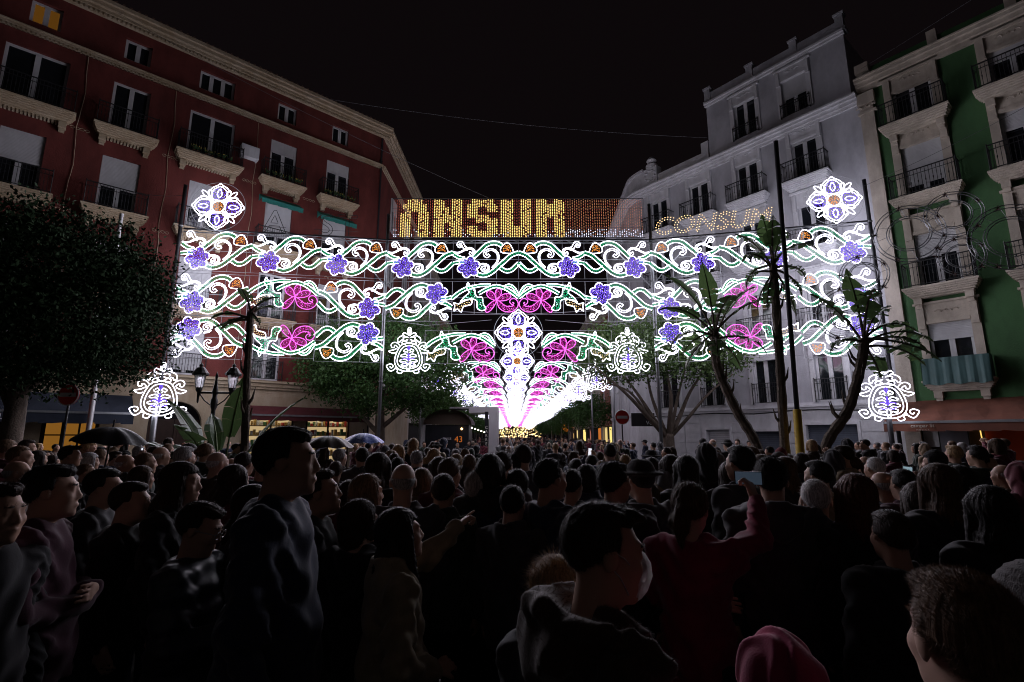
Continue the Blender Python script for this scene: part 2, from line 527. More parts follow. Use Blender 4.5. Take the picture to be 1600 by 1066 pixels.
# drain pipe and cables on the face
pp = MB(); pp.tube([(0.12, 0.08, 0.1), (0.12, 0.08, 19.5)], 0.05, 8)
for z in (3, 8, 13, 18): pp.box2((0.04, 0.0, z), (0.2, 0.1, z + 0.06))
pp.build('drain_pipe', M_DKSTEEL, red)
for s, off in ((10.45, 0.0), (6.9, 0.3), (13.6, 0.1)):
    cb = MB(); cb.tube([(s + 0.05 * math.sin(i * 1.7), 0.03, 4.5 + 13 * i / 16) for i in range(17)], 0.012, 4); cb.build('facade_cable', M_BEIGE, red)
# flower pots on the balconies
M_POT = mat('terracotta', (0.28, 0.1, 0.05), 0.8); M_YFL = mat('yellow_blossom', (0.55, 0.40, 0.08), 0.7); M_PLT = mat('pot_plant', (0.04, 0.09, 0.03), 0.7)
for bi in (0, 1, 2):
    pm = MB()
    for k in range(7):
        x = -0.8 + 0.26 * k + rnd.uniform(-.05, .05)
        pm.lathe([(0.06, 0), (0.085, 0.14), (0.07, 0.14)], 8, (x, 0.42, 0.08), 0)
        for q in range(14):
            a = rnd.uniform(0, 6.3); l = rnd.uniform(.1, .28)
            p = Vector((x + math.cos(a) * l * .5, 0.42 + math.sin(a) * l * .3, 0.22 + l))
            pm.add([(x, 0.42, 0.2), p + Vector((.03, 0, -.03)), p, p + Vector((-.03, 0, -.03))], [(0, 1, 2, 3)], 1)
            if rnd.random() < .35: pm.octa(p, 0.028, 2)
    o = pm.build('potted_flowers', [M_POT, M_PLT, M_YFL], None, loc=red.matrix_basis @ Vector((bays[bi], 0, 14.52)), rz=math.atan2(dR.y, dR.x))
    tag(o, ['row of yellow flowers in pots on top-floor balcony at the building corner', 'row of yellow potted flowers on balcony beside the air conditioner', 'row of yellow potted flowers on the widest top-floor balcony'][bi], 'potted plants', 'balcony flower pots')
# teal awnings above two third-floor windows
for bi in (0, 1):
    awning(red, 'awning', bays[bi] - 1.0, bays[bi] + 1.0, 13.75, 13.35, 0.6, 0.22, M_TEAL, M_TEAL, 1, folds=8)
ac = MB(); ac.box2((6.95, 0.02, 15.6), (7.75, 0.36, 16.2)); ac.lathe([(0.22, 0), (0.22, 0.02)], 16, (0, 0, 0))
acd = MB(); acd.box2((-.4, 0.02, 0), (.4, .36, .6))
for i in range(9): acd.box2((-.34, .36, .06 + i * .055), (.1, .372, .075 + i * .055))
acd.box2((.16, .36, .06), (.36, .368, .54)); acd.box2((-.38, .0, -.06), (-.32, .34, 0)); acd.box2((.32, .0, -.06), (.38, .34, 0))
o = acd.build('air_conditioner', M_WHITEP, None, loc=red.matrix_basis @ Vector((7.25, 0, 15.35)), rz=math.atan2(dR.y, dR.x))
tag(o, 'white air conditioner box on the red wall between two balconies', 'air conditioner')
# return wall along the side street, roof
sd = MB(); sd.add([(0, 0, 0), (0, 0, 19.6), (-0.9, -6, 19.6), (-0.9, -6, 0)], [(0, 1, 2, 3)], 0)
ds = Vector((0.25, 9.0, 0)); a_loc = red.rotation_euler.z
inv = Matrix.Rotation(-a_loc, 3, 'Z')
e1 = inv @ ds
sd = MB()
sd.add([(0, 0, 4.1), (e1.x, e1.y, 4.1), (e1.x, e1.y, 19.6), (0, 0, 19.6)], [(0, 1, 2, 3)], 0)
sd.add([(0, 0, 0), (e1.x, e1.y, 0), (e1.x, e1.y, 4.1), (0, 0, 4.1)], [(0, 1, 2, 3)], 1)
sd.add([(0, 0, 19.6), (e1.x, e1.y, 19.6), (e1.x - 0.2, e1.y - 12, 19.6), (12, -12, 19.6)], [(0, 1, 2, 3)], 0)
sd.build('side_wall', [M_RED, M_BEIGE], red)
rz_side = math.atan2(e1.y, e1.x)
cs = empty('side_cornice_frame'); bpy.data.objects.remove(cs)
sc2 = MB()
nrm = Vector((-e1.y, e1.x, 0)).normalized()
if (Matrix.Rotation(a_loc, 3, 'Z') @ nrm).x < 0: nrm = -nrm
for za, zb, p in [(0, .14, .16), (.14, .26, .26), (.26, .42, .42), (.42, .58, .55)]:
    q = [Vector((0, 0, 0)), Vector((e1.x, e1.y, 0)), Vector((e1.x, e1.y, 0)) + nrm * p, nrm * p]
    sc2.add([(v.x, v.y, 19.6 + za + .003) for v in q] + [(v.x, v.y, 19.6 + zb) for v in q], [(0, 1, 2, 3), (4, 5, 6, 7), (0, 1, 5, 4), (1, 2, 6, 5), (2, 3, 7, 6), (3, 0, 4, 7)])
for za, zb, p in [(0, .1, .07), (.1, .2, .13), (.2, .25, .17)]:
    q = [Vector((0, 0, 0)), Vector((e1.x, e1.y, 0)), Vector((e1.x, e1.y, 0)) + nrm * p, nrm * p]
    sc2.add([(v.x, v.y, 17.55 + za + .003) for v in q] + [(v.x, v.y, 17.55 + zb) for v in q], [(0, 1, 2, 3), (4, 5, 6, 7), (0, 1, 5, 4), (1, 2, 6, 5), (2, 3, 7, 6), (3, 0, 4, 7)])
sc2.build('cornice', M_BEIGE, red)
for k, zz in enumerate((4.6, 7.5, 11.0, 14.6)):
    for t in (0.3, 0.7):
        o = window(red, 0, 0, 1.1, 2.2, 1, 0.0, 0.4 if k % 2 else 0.0)
        o.location = (e1.x * t + nrm.x * .04, e1.y * t + nrm.y * .04, zz)
        o.rotation_euler = (0, 0, math.atan2(nrm.y, nrm.x) - math.pi / 2)
rf = MB(); rf.add([(-.3, .5, 20.15), (R_END, .5, 20.15), (R_END, -6, 22), (3, -6, 22)], [(0, 1, 2, 3)])
for i in range(90):
    x = 0.1 + (R_END - .2) * i / 90
    rf.tube([(x, .53, 20.2), (x + (0.1 if i > 8 else .4), -1.6, 20.8)], 0.07, 5)
rf.build('roof', M_ROOF, red)
# arch surround of the dark doorway, its doors, and shop fronts
def arch_fill(mb, a, b, zs, zt, y=0.0, n=14):
    cx, rx, rz = (a + b) / 2, (b - a) / 2, zt - zs
    for i in range(n):
        t0, t1 = math.pi * i / n, math.pi * (i + 1) / n
        p0 = (cx - rx * math.cos(t0), zs + rz * math.sin(t0)); p1 = (cx - rx * math.cos(t1), zs + rz * math.sin(t1))
        mb.add([(p0[0], y, p0[1]), (p1[0], y, p1[1]), (p1[0], y, zt + .01), (p0[0], y, zt + .01)], [(0, 1, 2, 3)])
        mb.add([(p0[0], y, p0[1]), (p1[0], y, p1[1]), (p1[0], y - .3, p1[1]), (p0[0], y - .3, p0[1])], [(0, 1, 2, 3)])
am = MB(); arch_fill(am, 8.0, 9.95, 2.4, 3.35, -0.004)
am.build('door_arch', M_BEIGE, red)
dm = MB(); dm.box2((8.05, -.3, .12), (8.97, -.24, 2.6)); dm.box2((8.99, -.3, .12), (9.9, -.24, 2.6))
for x in (8.15, 9.1):
    for z in (.4, 1.5): dm.box2((x, -.24, z), (x + .7, -.22, z + .9))
dm.build('door', mat('dark_wood', (0.035, 0.018, 0.012), 0.5, .3, 5), red)
M_MAROON = mat('maroon_awning', (0.09, 0.018, 0.022), 0.85, .25, 3); M_NAVY = mat('navy_awning', (0.022, 0.028, 0.045), 0.85, .25, 3)
awning(red, 'awning', 0.7, 6.4, 3.3, 2.85, 1.0, 0.26, M_MAROON, M_STEEL, 1, folds=16)
awning(red, 'awning', 10.6, 17.6, 3.5, 2.75, 1.3, 0.42, M_NAVY, M_STEEL, 1, folds=18)
for k, (a, b) in enumerate(((1.2, 3.4), (4.1, 6.1))):
    sh = MB(); sh.box2((a, -.3, 0.6), (b, -.28, 2.8)); sh.build('shop_backdrop', emit('warm_shop_light', (1.0, 0.72, 0.36), 0.5), red)
    it = MB(); mlist = [mat('shelf_wood', (0.35, 0.22, 0.1), .6), mat('goods_red', (.5, .06, .05), .5), mat('goods_white', (.7, .7, .65), .5), mat('goods_ochre', (.55, .35, .1), .5), mat('goods_green', (.1, .25, .1), .5)]
    for z in (0.9, 1.4, 1.9, 2.35):
        it.box2((a, -.27, z), (b, -.08, z + .04), 0)
        x = a + .05
        while x < b - .15:
            w = rnd.uniform(.06, .14); h = rnd.uniform(.12, .32)
            it.box2((x, -.25, z + .041), (x + w, -.12, z + .041 + h), rnd.randint(1, 4)); x += w + rnd.uniform(.01, .07)
    tag(it.build('shelf_goods', mlist, red), kind='stuff')
    lp = MB(); lp.tube([(a + .1, -.04, 2.8), (b - .1, -.04, 2.8)], .03, 6); lp.build('tube_lamp', emit('shop_tube', (1, .85, .62), 7), red)
    fr = MB()
    for x in (a, (a + b) / 2, b): fr.box2((x - .04, -.03, .1), (x + .04, .03, 2.85))
    fr.box2((a - .04, -.028, 2.8), (b + .04, .034, 2.88)); fr.build('shop_frame', mat('dark_wood', (0, 0, 0)), red)
am = MB(); am.box2((11.6, -.3, .2), (13.1, -.28, 2.5)); am.build('shop_backdrop', emit('amber_shop', (1.0, 0.42, 0.06), 0.20), red)
fr = MB()
for x in (11.6, 12.1, 12.6, 13.1): fr.box2((x - .03, -.1, .12), (x + .03, -.02, 2.6))
for z in (1.2, 1.9): fr.box2((11.6, -.09, z), (13.1, -.03, z + .05))
fr.build('shop_frame', M_DARK, red)
o = link('lettering', text_mesh('EL T', 0.3, M_WHITEP), red, (14.2, 1.33, 2.45)); o.rotation_euler = (math.pi / 2, 0, math.pi)

# ---- grey and green buildings on the right (one common line) ---------------
GS = 1.08                       # the right-hand row: a little farther off and taller than first paced out
PR = Vector((7.7 * GS, 27.9 * GS, CAM_H * (1 - GS))); dG = Vector((0.626, -0.780, 0)).normalized()
rzG = math.atan2(-dG.y, -dG.x)
grey = empty('grey_apartment_building', PR, rzG, 'pale grey apartment block with rounded corner and white window surrounds', 'building'); grey.scale = (GS, GS, GS)
gb = [1.0, 3.5, 6.1, 8.75]
gfl = [(3.3, 2.1), (6.25, 2.25), (9.8, 2.25), (13.05, 2.15)]
gops = []
for z, h in gfl:
    for s in gb: gops.append((s - .55, s + .55, z, z + h))
gops += [(5.3, 6.7, .1, 2.1), (7.6, 9.5, .1, 2.35), (3.0, 4.2, .1, 2.2)]
link('wall', wall_mesh(0, 11.0, 0, 16.0, gops, .3, lambda z: 1 if z < 3.0 else 0, -1, [M_GREY, M_GREYLT, M_DARK]), grey)
def surround(w, h, m, top=.55, side=.2, orn=True):
    mb = MB()
    for sg in (-1, 1): mb.box2((sg * (w / 2), .002, 0), (sg * (w / 2 + side), .06, h)); mb.box2((sg * (w / 2 + .02), .06, h - .3), (sg * (w / 2 + side - .03), .12, h + top - .1))
    mb.box2((-w / 2 - side, .002, h + .003), (w / 2 + side, .055, h + top)); mb.box2((-w / 2 - side - .06, .002, h + top), (w / 2 + side + .06, .12, h + top + .08))
    mb.box2((-w / 2, -.1, h - .13), (w / 2, .09, h + .0))
    if orn: scroll_relief(mb, 0, h + top * .5, .8, .065, .02)
    return mb.mesh('window_surround', m)
for fi, (z, h) in enumerate(gfl):
    for bi, s in enumerate(gb):
        window(grey, s, z, 1.1, h, -1, .14, 0.0 if fi != 3 else 0.12, 2)
        link('window_surround', cached(('su', 1.1, h, 'g', fi), lambda: surround(1.1, h, M_GREYLT)), grey, (-s, 0, z))
        if fi == 0:
            link('railing', cached(('br', 1.25, .12, .95, .1), lambda: rail_mesh(1.25, .12, .95, .1)), grey, (-s, 0, z))
        else:
            balcony(grey, s, z, 1.9, .5, M_GREYLT, -1, False, False, .95)
cornice(grey, 0, 11.0, 15.55, -1, M_GREYLT, [(0, .12, .1), (.12, .26, .2), (.26, .38, .32), (.38, .46, .42)])
cornice(grey, 0, 11.0, 3.0, -1, M_GREYLT, [(0, .1, .06), (.1, .18, .12)], None, 'string_course')
cb = MB(); cb.tube([(-.1 - .9 * i, .2 + .015 * math.sin(i * 2), 2.93 - .05 * math.sin(i * 1.3)) for i in range(12)], .03, 5); cb.build('facade_cable', M_IRON, grey)
# attic storey
aops = [(5.65, 6.75, 16.6, 18.55), (8.0, 9.1, 16.6, 18.55)]
link('attic_wall', wall_mesh(4.2, 10.75, 16.01, 19.2, aops, .3, lambda z: 0, -1, [M_GREY, M_DARK], 8), grey, (0, -.12, 0))
for s in (6.2, 8.55):
    window(grey, s, 16.6, 1.1, 1.95, -1, .3, .0 if s < 7 else .55)
    link('window_surround', cached(('su', 1.1, 1.95, 'a'), lambda: surround(1.1, 1.95, M_GREYLT, .45)), grey, (-s, -.12, 16.6))
    link('railing', cached(('br', 1.3, .12, .7, .1), lambda: rail_mesh(1.3, .12, .7, .1)), grey, (-s, -.12, 16.5))
o = cornice(grey, 4.15, 10.8, 19.2, -1, M_GREYLT, [(0, .1, .12), (.1, .2, .2)]); o.location.y = -.12
pa = MB()
pa.box2((-4.2, -.4, 19.4), (-10.75, -.15, 20.0))
for s in (4.3, 6.6, 8.7, 10.65):
    pa.box2((-s - .16, -.44, 19.4), (-s + .16, -.1, 20.25)); pa.box2((-s - .21, -.48, 20.25), (-s + .21, -.06, 20.35)); pa.box2((-s - .22, -.48, 19.4), (-s + .22, -.04, 19.55))
pa.build('parapet', M_GREY, grey)
pb = MB(); pb.box2((0, -.4, 16.02), (-4.15, -.12, 16.75)); pb.box2((-3.75, -.45, 16.02), (-4.15, -.08, 17.3)); pb.box2((-.05, -.5, 16.02), (-.95, -.03, 17.3))
pb.lathe([(0.0, 0), (.32, .03), (.34, .2), (.22, .35), (.3, .5), (.15, .7), (0, .75)], 12, (-.5, -.25, 17.3))
for k in range(9):
    a = k * .7; pb.lathe([(0, -.09), (.09, 0), (0, .09)], 7, (-.5 + .33 * math.cos(a), -.02, 16.8 + .3 * math.sin(a)))
pb.build('parapet', M_GREYLT, grey)
# rounded corner turning into the side street
ang0 = 0.0
cc = MB(); ring = []
inv = Matrix.Rotation(-rzG, 3, 'Z')
dS = inv @ Vector((0.04, 1, 0)).normalized()           # along the street
pts = []
for i in range(9):
    t = i / 8
    b0, b1, b2 = Vector((0, 0, 0)), Vector((1.0, 0, 0)), Vector((1.0, 0, 0)) + dS * 1.0
    pts.append(b0 * (1 - t) ** 2 + b1 * 2 * t * (1 - t) + b2 * t * t)
pts.append(pts[-1] + dS * 9)
for i in range(len(pts) - 1):
    a, b = pts[i], pts[i + 1]
    for z0, z1, mi in ((0, 3.0, 1), (3.0, 16.0, 0)):
        cc.add([(a.x, a.y, z0), (b.x, b.y, z0), (b.x, b.y, z1), (a.x, a.y, z1)], [(0, 1, 2, 3)], mi)
    for z0, z1, pj in ((15.55, 15.67, .1), (15.67, 15.81, .2), (15.81, 15.93, .32), (15.93, 16.01, .42), (3, 3.1, .06), (3.1, 3.18, .12), (16.02, 17.25, -.1), (17.25, 17.4, .02)):
        n = Vector(((b - a).y, -(b - a).x, 0)).normalized()
        if n.y < 0 and i == 0: n = -n
        if i: n = n if n.dot(pn) > 0 else -n
        pn = n
        q = [a - n * .3, b - n * .3, b + n * pj, a + n * pj]
        cc.add([(v.x, v.y, z0 + .002) for v in q] + [(v.x, v.y, z1) for v in q], [(0, 1, 2, 3), (4, 5, 6, 7), (0, 1, 5, 4), (1, 2, 6, 5), (2, 3, 7, 6), (3, 0, 4, 7)], 1)
cc.build('corner_wall', [M_GREY, M_GREYLT], grey)
for z in (3.3, 6.25, 9.8, 13.05):
    for k, t in enumerate((2.5, 5.2, 8.0)):
        p = pts[-2] + dS * t
        o = window(grey, 0, 0, 1.0, 2.1, 1, 0, .3 if k == 1 else 0)
        o.location = (p.x + pn.x * .04, p.y + pn.y * .04, z); o.rotation_euler = (0, 0, math.atan2(pn.y, pn.x) - math.pi / 2)
# banded stone blocks of the ground storey, doors and shutters
bm = MB(); bm.box2((-.42, 0.002, 0), (.42, .045, .44)); bme = bm.mesh('stone_block', M_GREYLT)
for r in range(6):
    for s in (.5, 1.38, 2.26, 4.72, 7.12 - .0, 10.05, 10.6):
        o = link('stone_block', bme, grey, (-s, 0, .18 + r * .47)); o.scale.x = 1.0 if s not in (10.6, 7.12) else .55
for (a, b, c, d), m_ in zip(gops[-3:], (mat('blue_grey_door', (.10, .115, .15), .6, .2, 4), mat('blue_grey_door', (0, 0, 0)), M_SHUT)):
    dd = MB(); n = int((d - c) / .09)
    for i in range(n): dd.box2((-a, -.2, c + (d - c) * i / n), (-b, -.17 if i % 2 else -.18, c + (d - c) * (i + 1) / n - .006))
    dd.build('door', m_, grey)
    ar = MB(); ar.box2((-a + .12, .002, c), (-a, .07, d + .12)); ar.box2((-b, .002, c), (-b - .12, .07, d + .12)); ar.box2((-a, .002, d), (-b, .066, d + .12)); ar.build('door_surround', M_GREYLT, grey)

green = empty('green_apartment_building', PR, rzG, 'dark green apartment block with pale stucco pilasters and balconies', 'building'); green.scale = (GS, GS, GS)
vb = [12.75, 15.6, 18.4]
vfl = [(4.55, 1.5), (7.2, 2.3), (10.75, 2.35), (13.85, 1.65)]
vops = []
for z, h in vfl:
    for s in vb: vops.append((s - .62, s + .62, z, z + h))
vops += [(11.4, 21.5, .1, 2.4)]
link('wall', wall_mesh(11.02, 22, 0, 16.4, vops, .35, lambda z: 0, -1, [M_GREEN, M_DARK]), green)
for fi, (z, h) in enumerate(vfl):
    for bi, s in enumerate(vb):
        window(green, s, z, 1.24, h, -1, .16, {0: .5, 1: .45, 2: .75, 3: 0}[fi] if bi == 0 else .35, 2)
        link('window_surround', cached(('su', 1.24, h, 'v'), lambda: surround(1.24, h, M_GBEIGE, .6, .26)), green, (-s, 0, z))
        if fi > 0: balcony(green, s, z, 2.1, .55, M_GBEIGE, -1, False, True, .95)
pil = MB(); pil.box2((-11.02, .002, 0), (-11.5, .12, 15.9)); pil.box2((-10.98, .002, 15.4), (-11.58, .2, 15.9)); pil.box2((-10.95, .002, 15.0), (-11.6, .16, 15.1)); pil.box2((-11.02, -.3, 16.9), (-11.5, .1, 17.3))
scroll_relief(pil, -11.26, 15.25, .8, .17, .03)
pil.build('pilaster', M_GBEIGE, green)
cornice(green, 11.0, 22, 16.0, -1, M_GBEIGE, [(0, .2, .12), (.2, .36, .22), (.36, .5, .34), (.5, .56, .4)])
pr = MB(); pr.box2((-11.55, -.35, 16.57), (-22, -.1, 17.1), 0)
for s in (13.6, 15.8, 18.2, 20.4): pr.box2((-s - .15, -.4, 16.57), (-s + .15, .02, 17.35), 1)
pr.build('parapet', [M_GREEN, M_GBEIGE], green)
tp = MB(); n = 14
for i in range(n):
    a, b = 11.9 + 1.85 * i / n, 11.9 + 1.85 * (i + 1) / n
    y0, y1 = .58 + .014 * math.sin(i * 1.9), .58 + .014 * math.sin((i + 1) * 1.9)
    if i == 0:
        n2 = 40; gv = []
        for j in range(n2 + 1):
            s_ = 11.9 + 1.85 * j / n2; w_ = .02 * math.sin(j * .9) + .012 * math.sin(j * 2.3)
            gv += [(-s_, .56 + w_ * .3, 4.6), (-s_, .60 + w_, 4.1), (-s_, .64 + w_ * 1.3, 3.65 + .03 * math.sin(j * .5))]
        tp.add(gv, [(3 * j + q, 3 * j + 3 + q, 3 * j + 4 + q, 3 * j + 1 + q) for j in range(n2) for q in (0, 1)])
for s in (11.9, 13.75): tp.add([(-s, .02, 4.6), (-s, .6, 4.6), (-s, .65, 3.65), (-s, .02, 3.65)], [(0, 1, 2, 3)])
tp.build('balcony_tarpaulin', mat('green_tarpaulin', (.05, .10, .10), .6, .3, 3), green, smooth=True)
balcony(green, 12.83, 3.75, 1.9, .5, M_GBEIGE, -1, False, True, .9, rail=False)
aw = awning(green, 'awning', 10.9, 21, 3.15, 2.35, 1.9, 0.32, mat('brick_red_awning', (.15, .055, .035), .8, .4, 1.5), M_STEEL, -1, folds=30)
o = link('lettering', text_mesh('campar St', .16, M_GBEIGE), green, (-12.0, 1.93, 2.17)); o.rotation_euler = (math.pi / 2, 0, math.pi)
o = link('lettering', text_mesh('M U S I C A', .07, M_GBEIGE), green, (-12.0, 1.93, 2.06)); o.rotation_euler = (math.pi / 2, 0, math.pi)
bar = MB(); bar.box2((-11.42, -.33, .1), (-21.5, -.3, 2.4), 0); bar.box2((-13.2, -.29, .1), (-14.2, -.2, 2.35), 1); bar.box2((-11.5, -.29, 1.5), (-12.2, -.2, 2.35), 2); bar.box2((-14.4, -.29, .1), (-14.6, -.1, 2.4), 2)
bar.build('bar_interior', [mat('bar_wall', (.05, .03, .025), .7), mat('red_bar_panel', (.42, .05, .012), .6), M_WHITEP], green)
bl = MB(); bl.tube([(-14.95, .35, 2.2), (-16.0, .35, 2.2)], .06, 8); bl.build('tube_lamp', emit('bar_tube', (1.0, .88, .62), 4.0), green)
gl = MB(); gl.tube([(-12.4, -.1, 2.32), (-13.1, -.1, 2.32), (-13.15, -.1, .8)], .02, 6); gl.build('light_strip', emit('yellow_strip', (1, .62, .15), 1.2), green)
mb_ = MB(); mb_.box2((-.45, 0, 0), (.45, .03, .95), 0); mb_.box2((-.41, .03, .04), (.41, .034, .91), 1)
o = mb_.build('menu_board', [M_IRON, mat('screen_grey', (.25, .25, .28), .4)], None, loc=green.matrix_basis @ Vector((-12.45, .25, 1.25)), rz=rzG)
tag(o, 'black framed menu board with pale face under the brick red awning', 'board')

# ---- buildings along the side street -----------------------------------
def street_block(name, x, y0, y1, h, side, m, label, nfl, shop=None):
    """side=-1 left of the street (faces +x), +1 right (faces -x)"""
    rz = -math.pi / 2 if side < 0 else math.pi / 2
    root = empty(name, (x, y0 if side < 0 else y0, 0), rz, label, 'building', 'buildings along the side street')
    sx = -1 if side < 0 else 1                      # local x runs along the street
    L = y1 - y0
    fh = (h - 4.0) / nfl
    ops = []; nb = max(2, int(L / 3.2))
    for f in range(nfl):
        for b in range(nb):
            s = L * (b + .5) / nb; ops.append((s - .55, s + .55, 4.4 + f * fh, 4.4 + f * fh + min(2.2, fh - .8)))
    link('wall', wall_mesh(0, L, 0, h, ops + [(.8, L - .8, .1, 2.9)], .3, lambda z: 1 if z < 3.6 else 0, sx, [m, M_GBEIGE, M_DARK], 8), root)
    k = 0
    for o_ in ops:
        s = (o_[0] + o_[1]) / 2
        window(root, s, o_[2], 1.1, round(o_[3] - o_[2], 2), sx, .15, [.0, .4, .0, .7][k % 4]); k += 1
        if k % 2: balcony(root, s, o_[2], 1.8, .5, M_GBEIGE, sx, False, False, .95, step=.16)
    cornice(root, 0, L, h - .4, sx, M_GBEIGE, [(0, .15, .15), (.15, .4, .35)])
    if shop:
        for q, (cx, w, col, kk) in enumerate(shop):
            p = MB(); p.box2(((cx - w / 2) * sx, -.25, .2), ((cx + w / 2) * sx, -.2, 2.8)); p.build('shop_window', emit('shop_glow_%s_%d' % (name, q), col, kk), root)
    return root
street_block('street_building', -7.6, 37.3, 52, 17.5, -1, mat('pale_render', (.42, .39, .36), .85, .2, 1.2), 'pale rendered block after the red building down the street', 4)
street_block('street_building', -7.7, 52.1, 84, 15.0, -1, mat('tan_render', (.36, .26, .18), .85, .2, 1.2), 'tan block on the left side of the side street', 3)
street_block('street_building', 9.3, 43.2, 54, 14.0, 1, mat('brick_facade', (.30, .12, .085), .85, .25, 1.4), 'brick-red block with lit shops beyond the grey building', 3,
             [(1.8, 1.6, (1, .30, .05), .5), (4.6, 1.4, (1, .35, .25), .35), (7.0, .9, (1, .8, .25), 1.1), (9.4, 1.0, (1, .75, .3), .8)])
street_block('street_building', 9.4, 54.1, 86, 16.0, 1, mat('cream_render', (.45, .40, .32), .85, .2, 1.2), 'cream block on the right side of the side street', 4,
             [(3, 1.5, (1, .35, .05), .9), (9, 2.0, (1, .8, .5), .8), (15, 2, (1, .7, .3), .7), (22, 2, (1, .8, .5), .8), (28, 2, (1, .6, .2), .8)])

# unseen pale block added behind the camera to throw festival light back on the crowd
bk = empty('bounce_building', (0, -24, 0), math.pi, 'plain pale block added unseen behind the camera to bounce light', 'building')
bops = [(s - .6, s + .6, z, z + 2.2) for z in (4.4, 8.0, 11.6, 15.2) for s in range(-27, 30, 6)]
bk.rotation_euler = (0, 0, 0)
link('wall', wall_mesh(-30, 30, 0, 19, bops, .3, lambda z: 0, 1, [mat('back_render', (.26, .235, .205), .85, .15, 1.2), M_DARK]), bk)
for o_ in bops: window(bk, (o_[0] + o_[1]) / 2, o_[2], 1.2, 2.2, 1, .15, .4)
# ---------------------------------------------------------------- light ornaments
K = 0.00485
TR = 0.0175                      # light tube radius
def offs(P, w):
    P = np.array(P, float)
    T = np.gradient(P, axis=0); T /= np.maximum(np.linalg.norm(T, axis=1), 1e-9)[:, None]
    N = np.stack([-T[:, 1], T[:, 0]], 1)
    w = np.asarray(w, float)
    if w.ndim == 0: w = np.full(len(P), float(w))
    return P + N * w[:, None] / 2, P - N * w[:, None] / 2

class Motif:
    """tubes and bulbs of one motif, gathered per part"""
    def __init__(s): s.parts = {}
    def mb(s, part, m):
        if part not in s.parts: s.parts[part] = (MB(), m)
        return s.parts[part][0]
    def ribbon(s, part, m, pts, w0, w1=None, r=TR, n=7):
        P = catmull(pts, n); k = np.linspace(0, 1, len(P))
        w = w0 + ((w1 if w1 is not None else w0) - w0) * k
        a, b = offs(P, w)
        loop = list(a) + list(b[::-1])
        s.mb(part, m).flat(loop, r, True)
    def line(s, part, m, pts, closed=False, r=TR, n=7, smooth=True):
        s.mb(part, m).flat(catmull(pts, n, closed) if smooth else pts, r, closed)
    def vine(s, pts, w, n=9):
        P = catmull(pts, n)
        a, b = offs(P, w)
        e = s.mb('white_outline', L_WHITE)
        e.flat(list(a), TR); e.flat(list(b), TR)
        # green garland between the edges: zigzag ticks
        P = np.array(P); d = np.r_[0, np.cumsum(np.linalg.norm(np.diff(P, axis=0), axis=1))]
        m = max(4, int(d[-1] / 0.042)); t = np.linspace(0, d[-1], m)
        Q = np.stack([np.interp(t, d, P[:, i]) for i in (0, 1)], 1)
        a2, b2 = offs(Q, w * 0.62)
        zz = [(a2[i] if i % 2 else b2[i]) for i in range(m)]
        s.mb('green_garland', L_GREEN).flat(zz, 0.017)
        mm = s.mb('mint_bulbs', L_MINT)
        for i in range(0, m, 2): mm.octa((a2[i][0], -.012, a2[i][1]), 0.014)
    def fill(s, part, m, poly, step, r, m2=None, part2=None, frac=.25, seed=1):
        rg = random.Random(seed)
        P = np.array(poly); x0, z0 = P.min(0); x1, z1 = P.max(0)
        z = z0
        while z < z1:
            x = x0
            while x < x1:
                q = (x + rg.uniform(-.35, .35) * step, z + rg.uniform(-.35, .35) * step)
                if inside(q, poly):
                    if m2 and rg.random() < frac: s.mb(part2, m2).octa((q[0], -.02, q[1]), r * .75)
                    else: s.mb(part, m).octa((q[0], rg.uniform(-.01, .01), q[1]), r)
                x += step
            z += step
    def meshes(s):
        return [(k, mb.mesh(k, m)) for k, (mb, m) in s.parts.items()]

def inside(p, poly):
    x, y = p; c = False; n = len(poly)
    for i in range(n):
        x1, y1 = poly[i]; x2, y2 = poly[i - 1]
        if (y1 > y) != (y2 > y) and x < (x2 - x1) * (y - y1) / (y2 - y1) + x1: c = not c
    return c

def spiral(cx, cz, r0, r1, a0, turns, n=14):
    return [(cx + (r0 + (r1 - r0) * i / n) * math.cos(a0 + turns * 2 * math.pi * i / n), cz + (r0 + (r1 - r0) * i / n) * math.sin(a0 + turns * 2 * math.pi * i / n)) for i in range(n + 1)]

def wires(m, w, h, nx=3, nz=2):
    mb = m.mb('wire_frame', M_STEEL)
    for i in range(nx + 1): mb.flat([(w * i / nx, 0), (w * i / nx, h)], .008)
    for j in range(nz + 1): mb.flat([(0, h * j / nz), (w, h * j / nz)], .008)

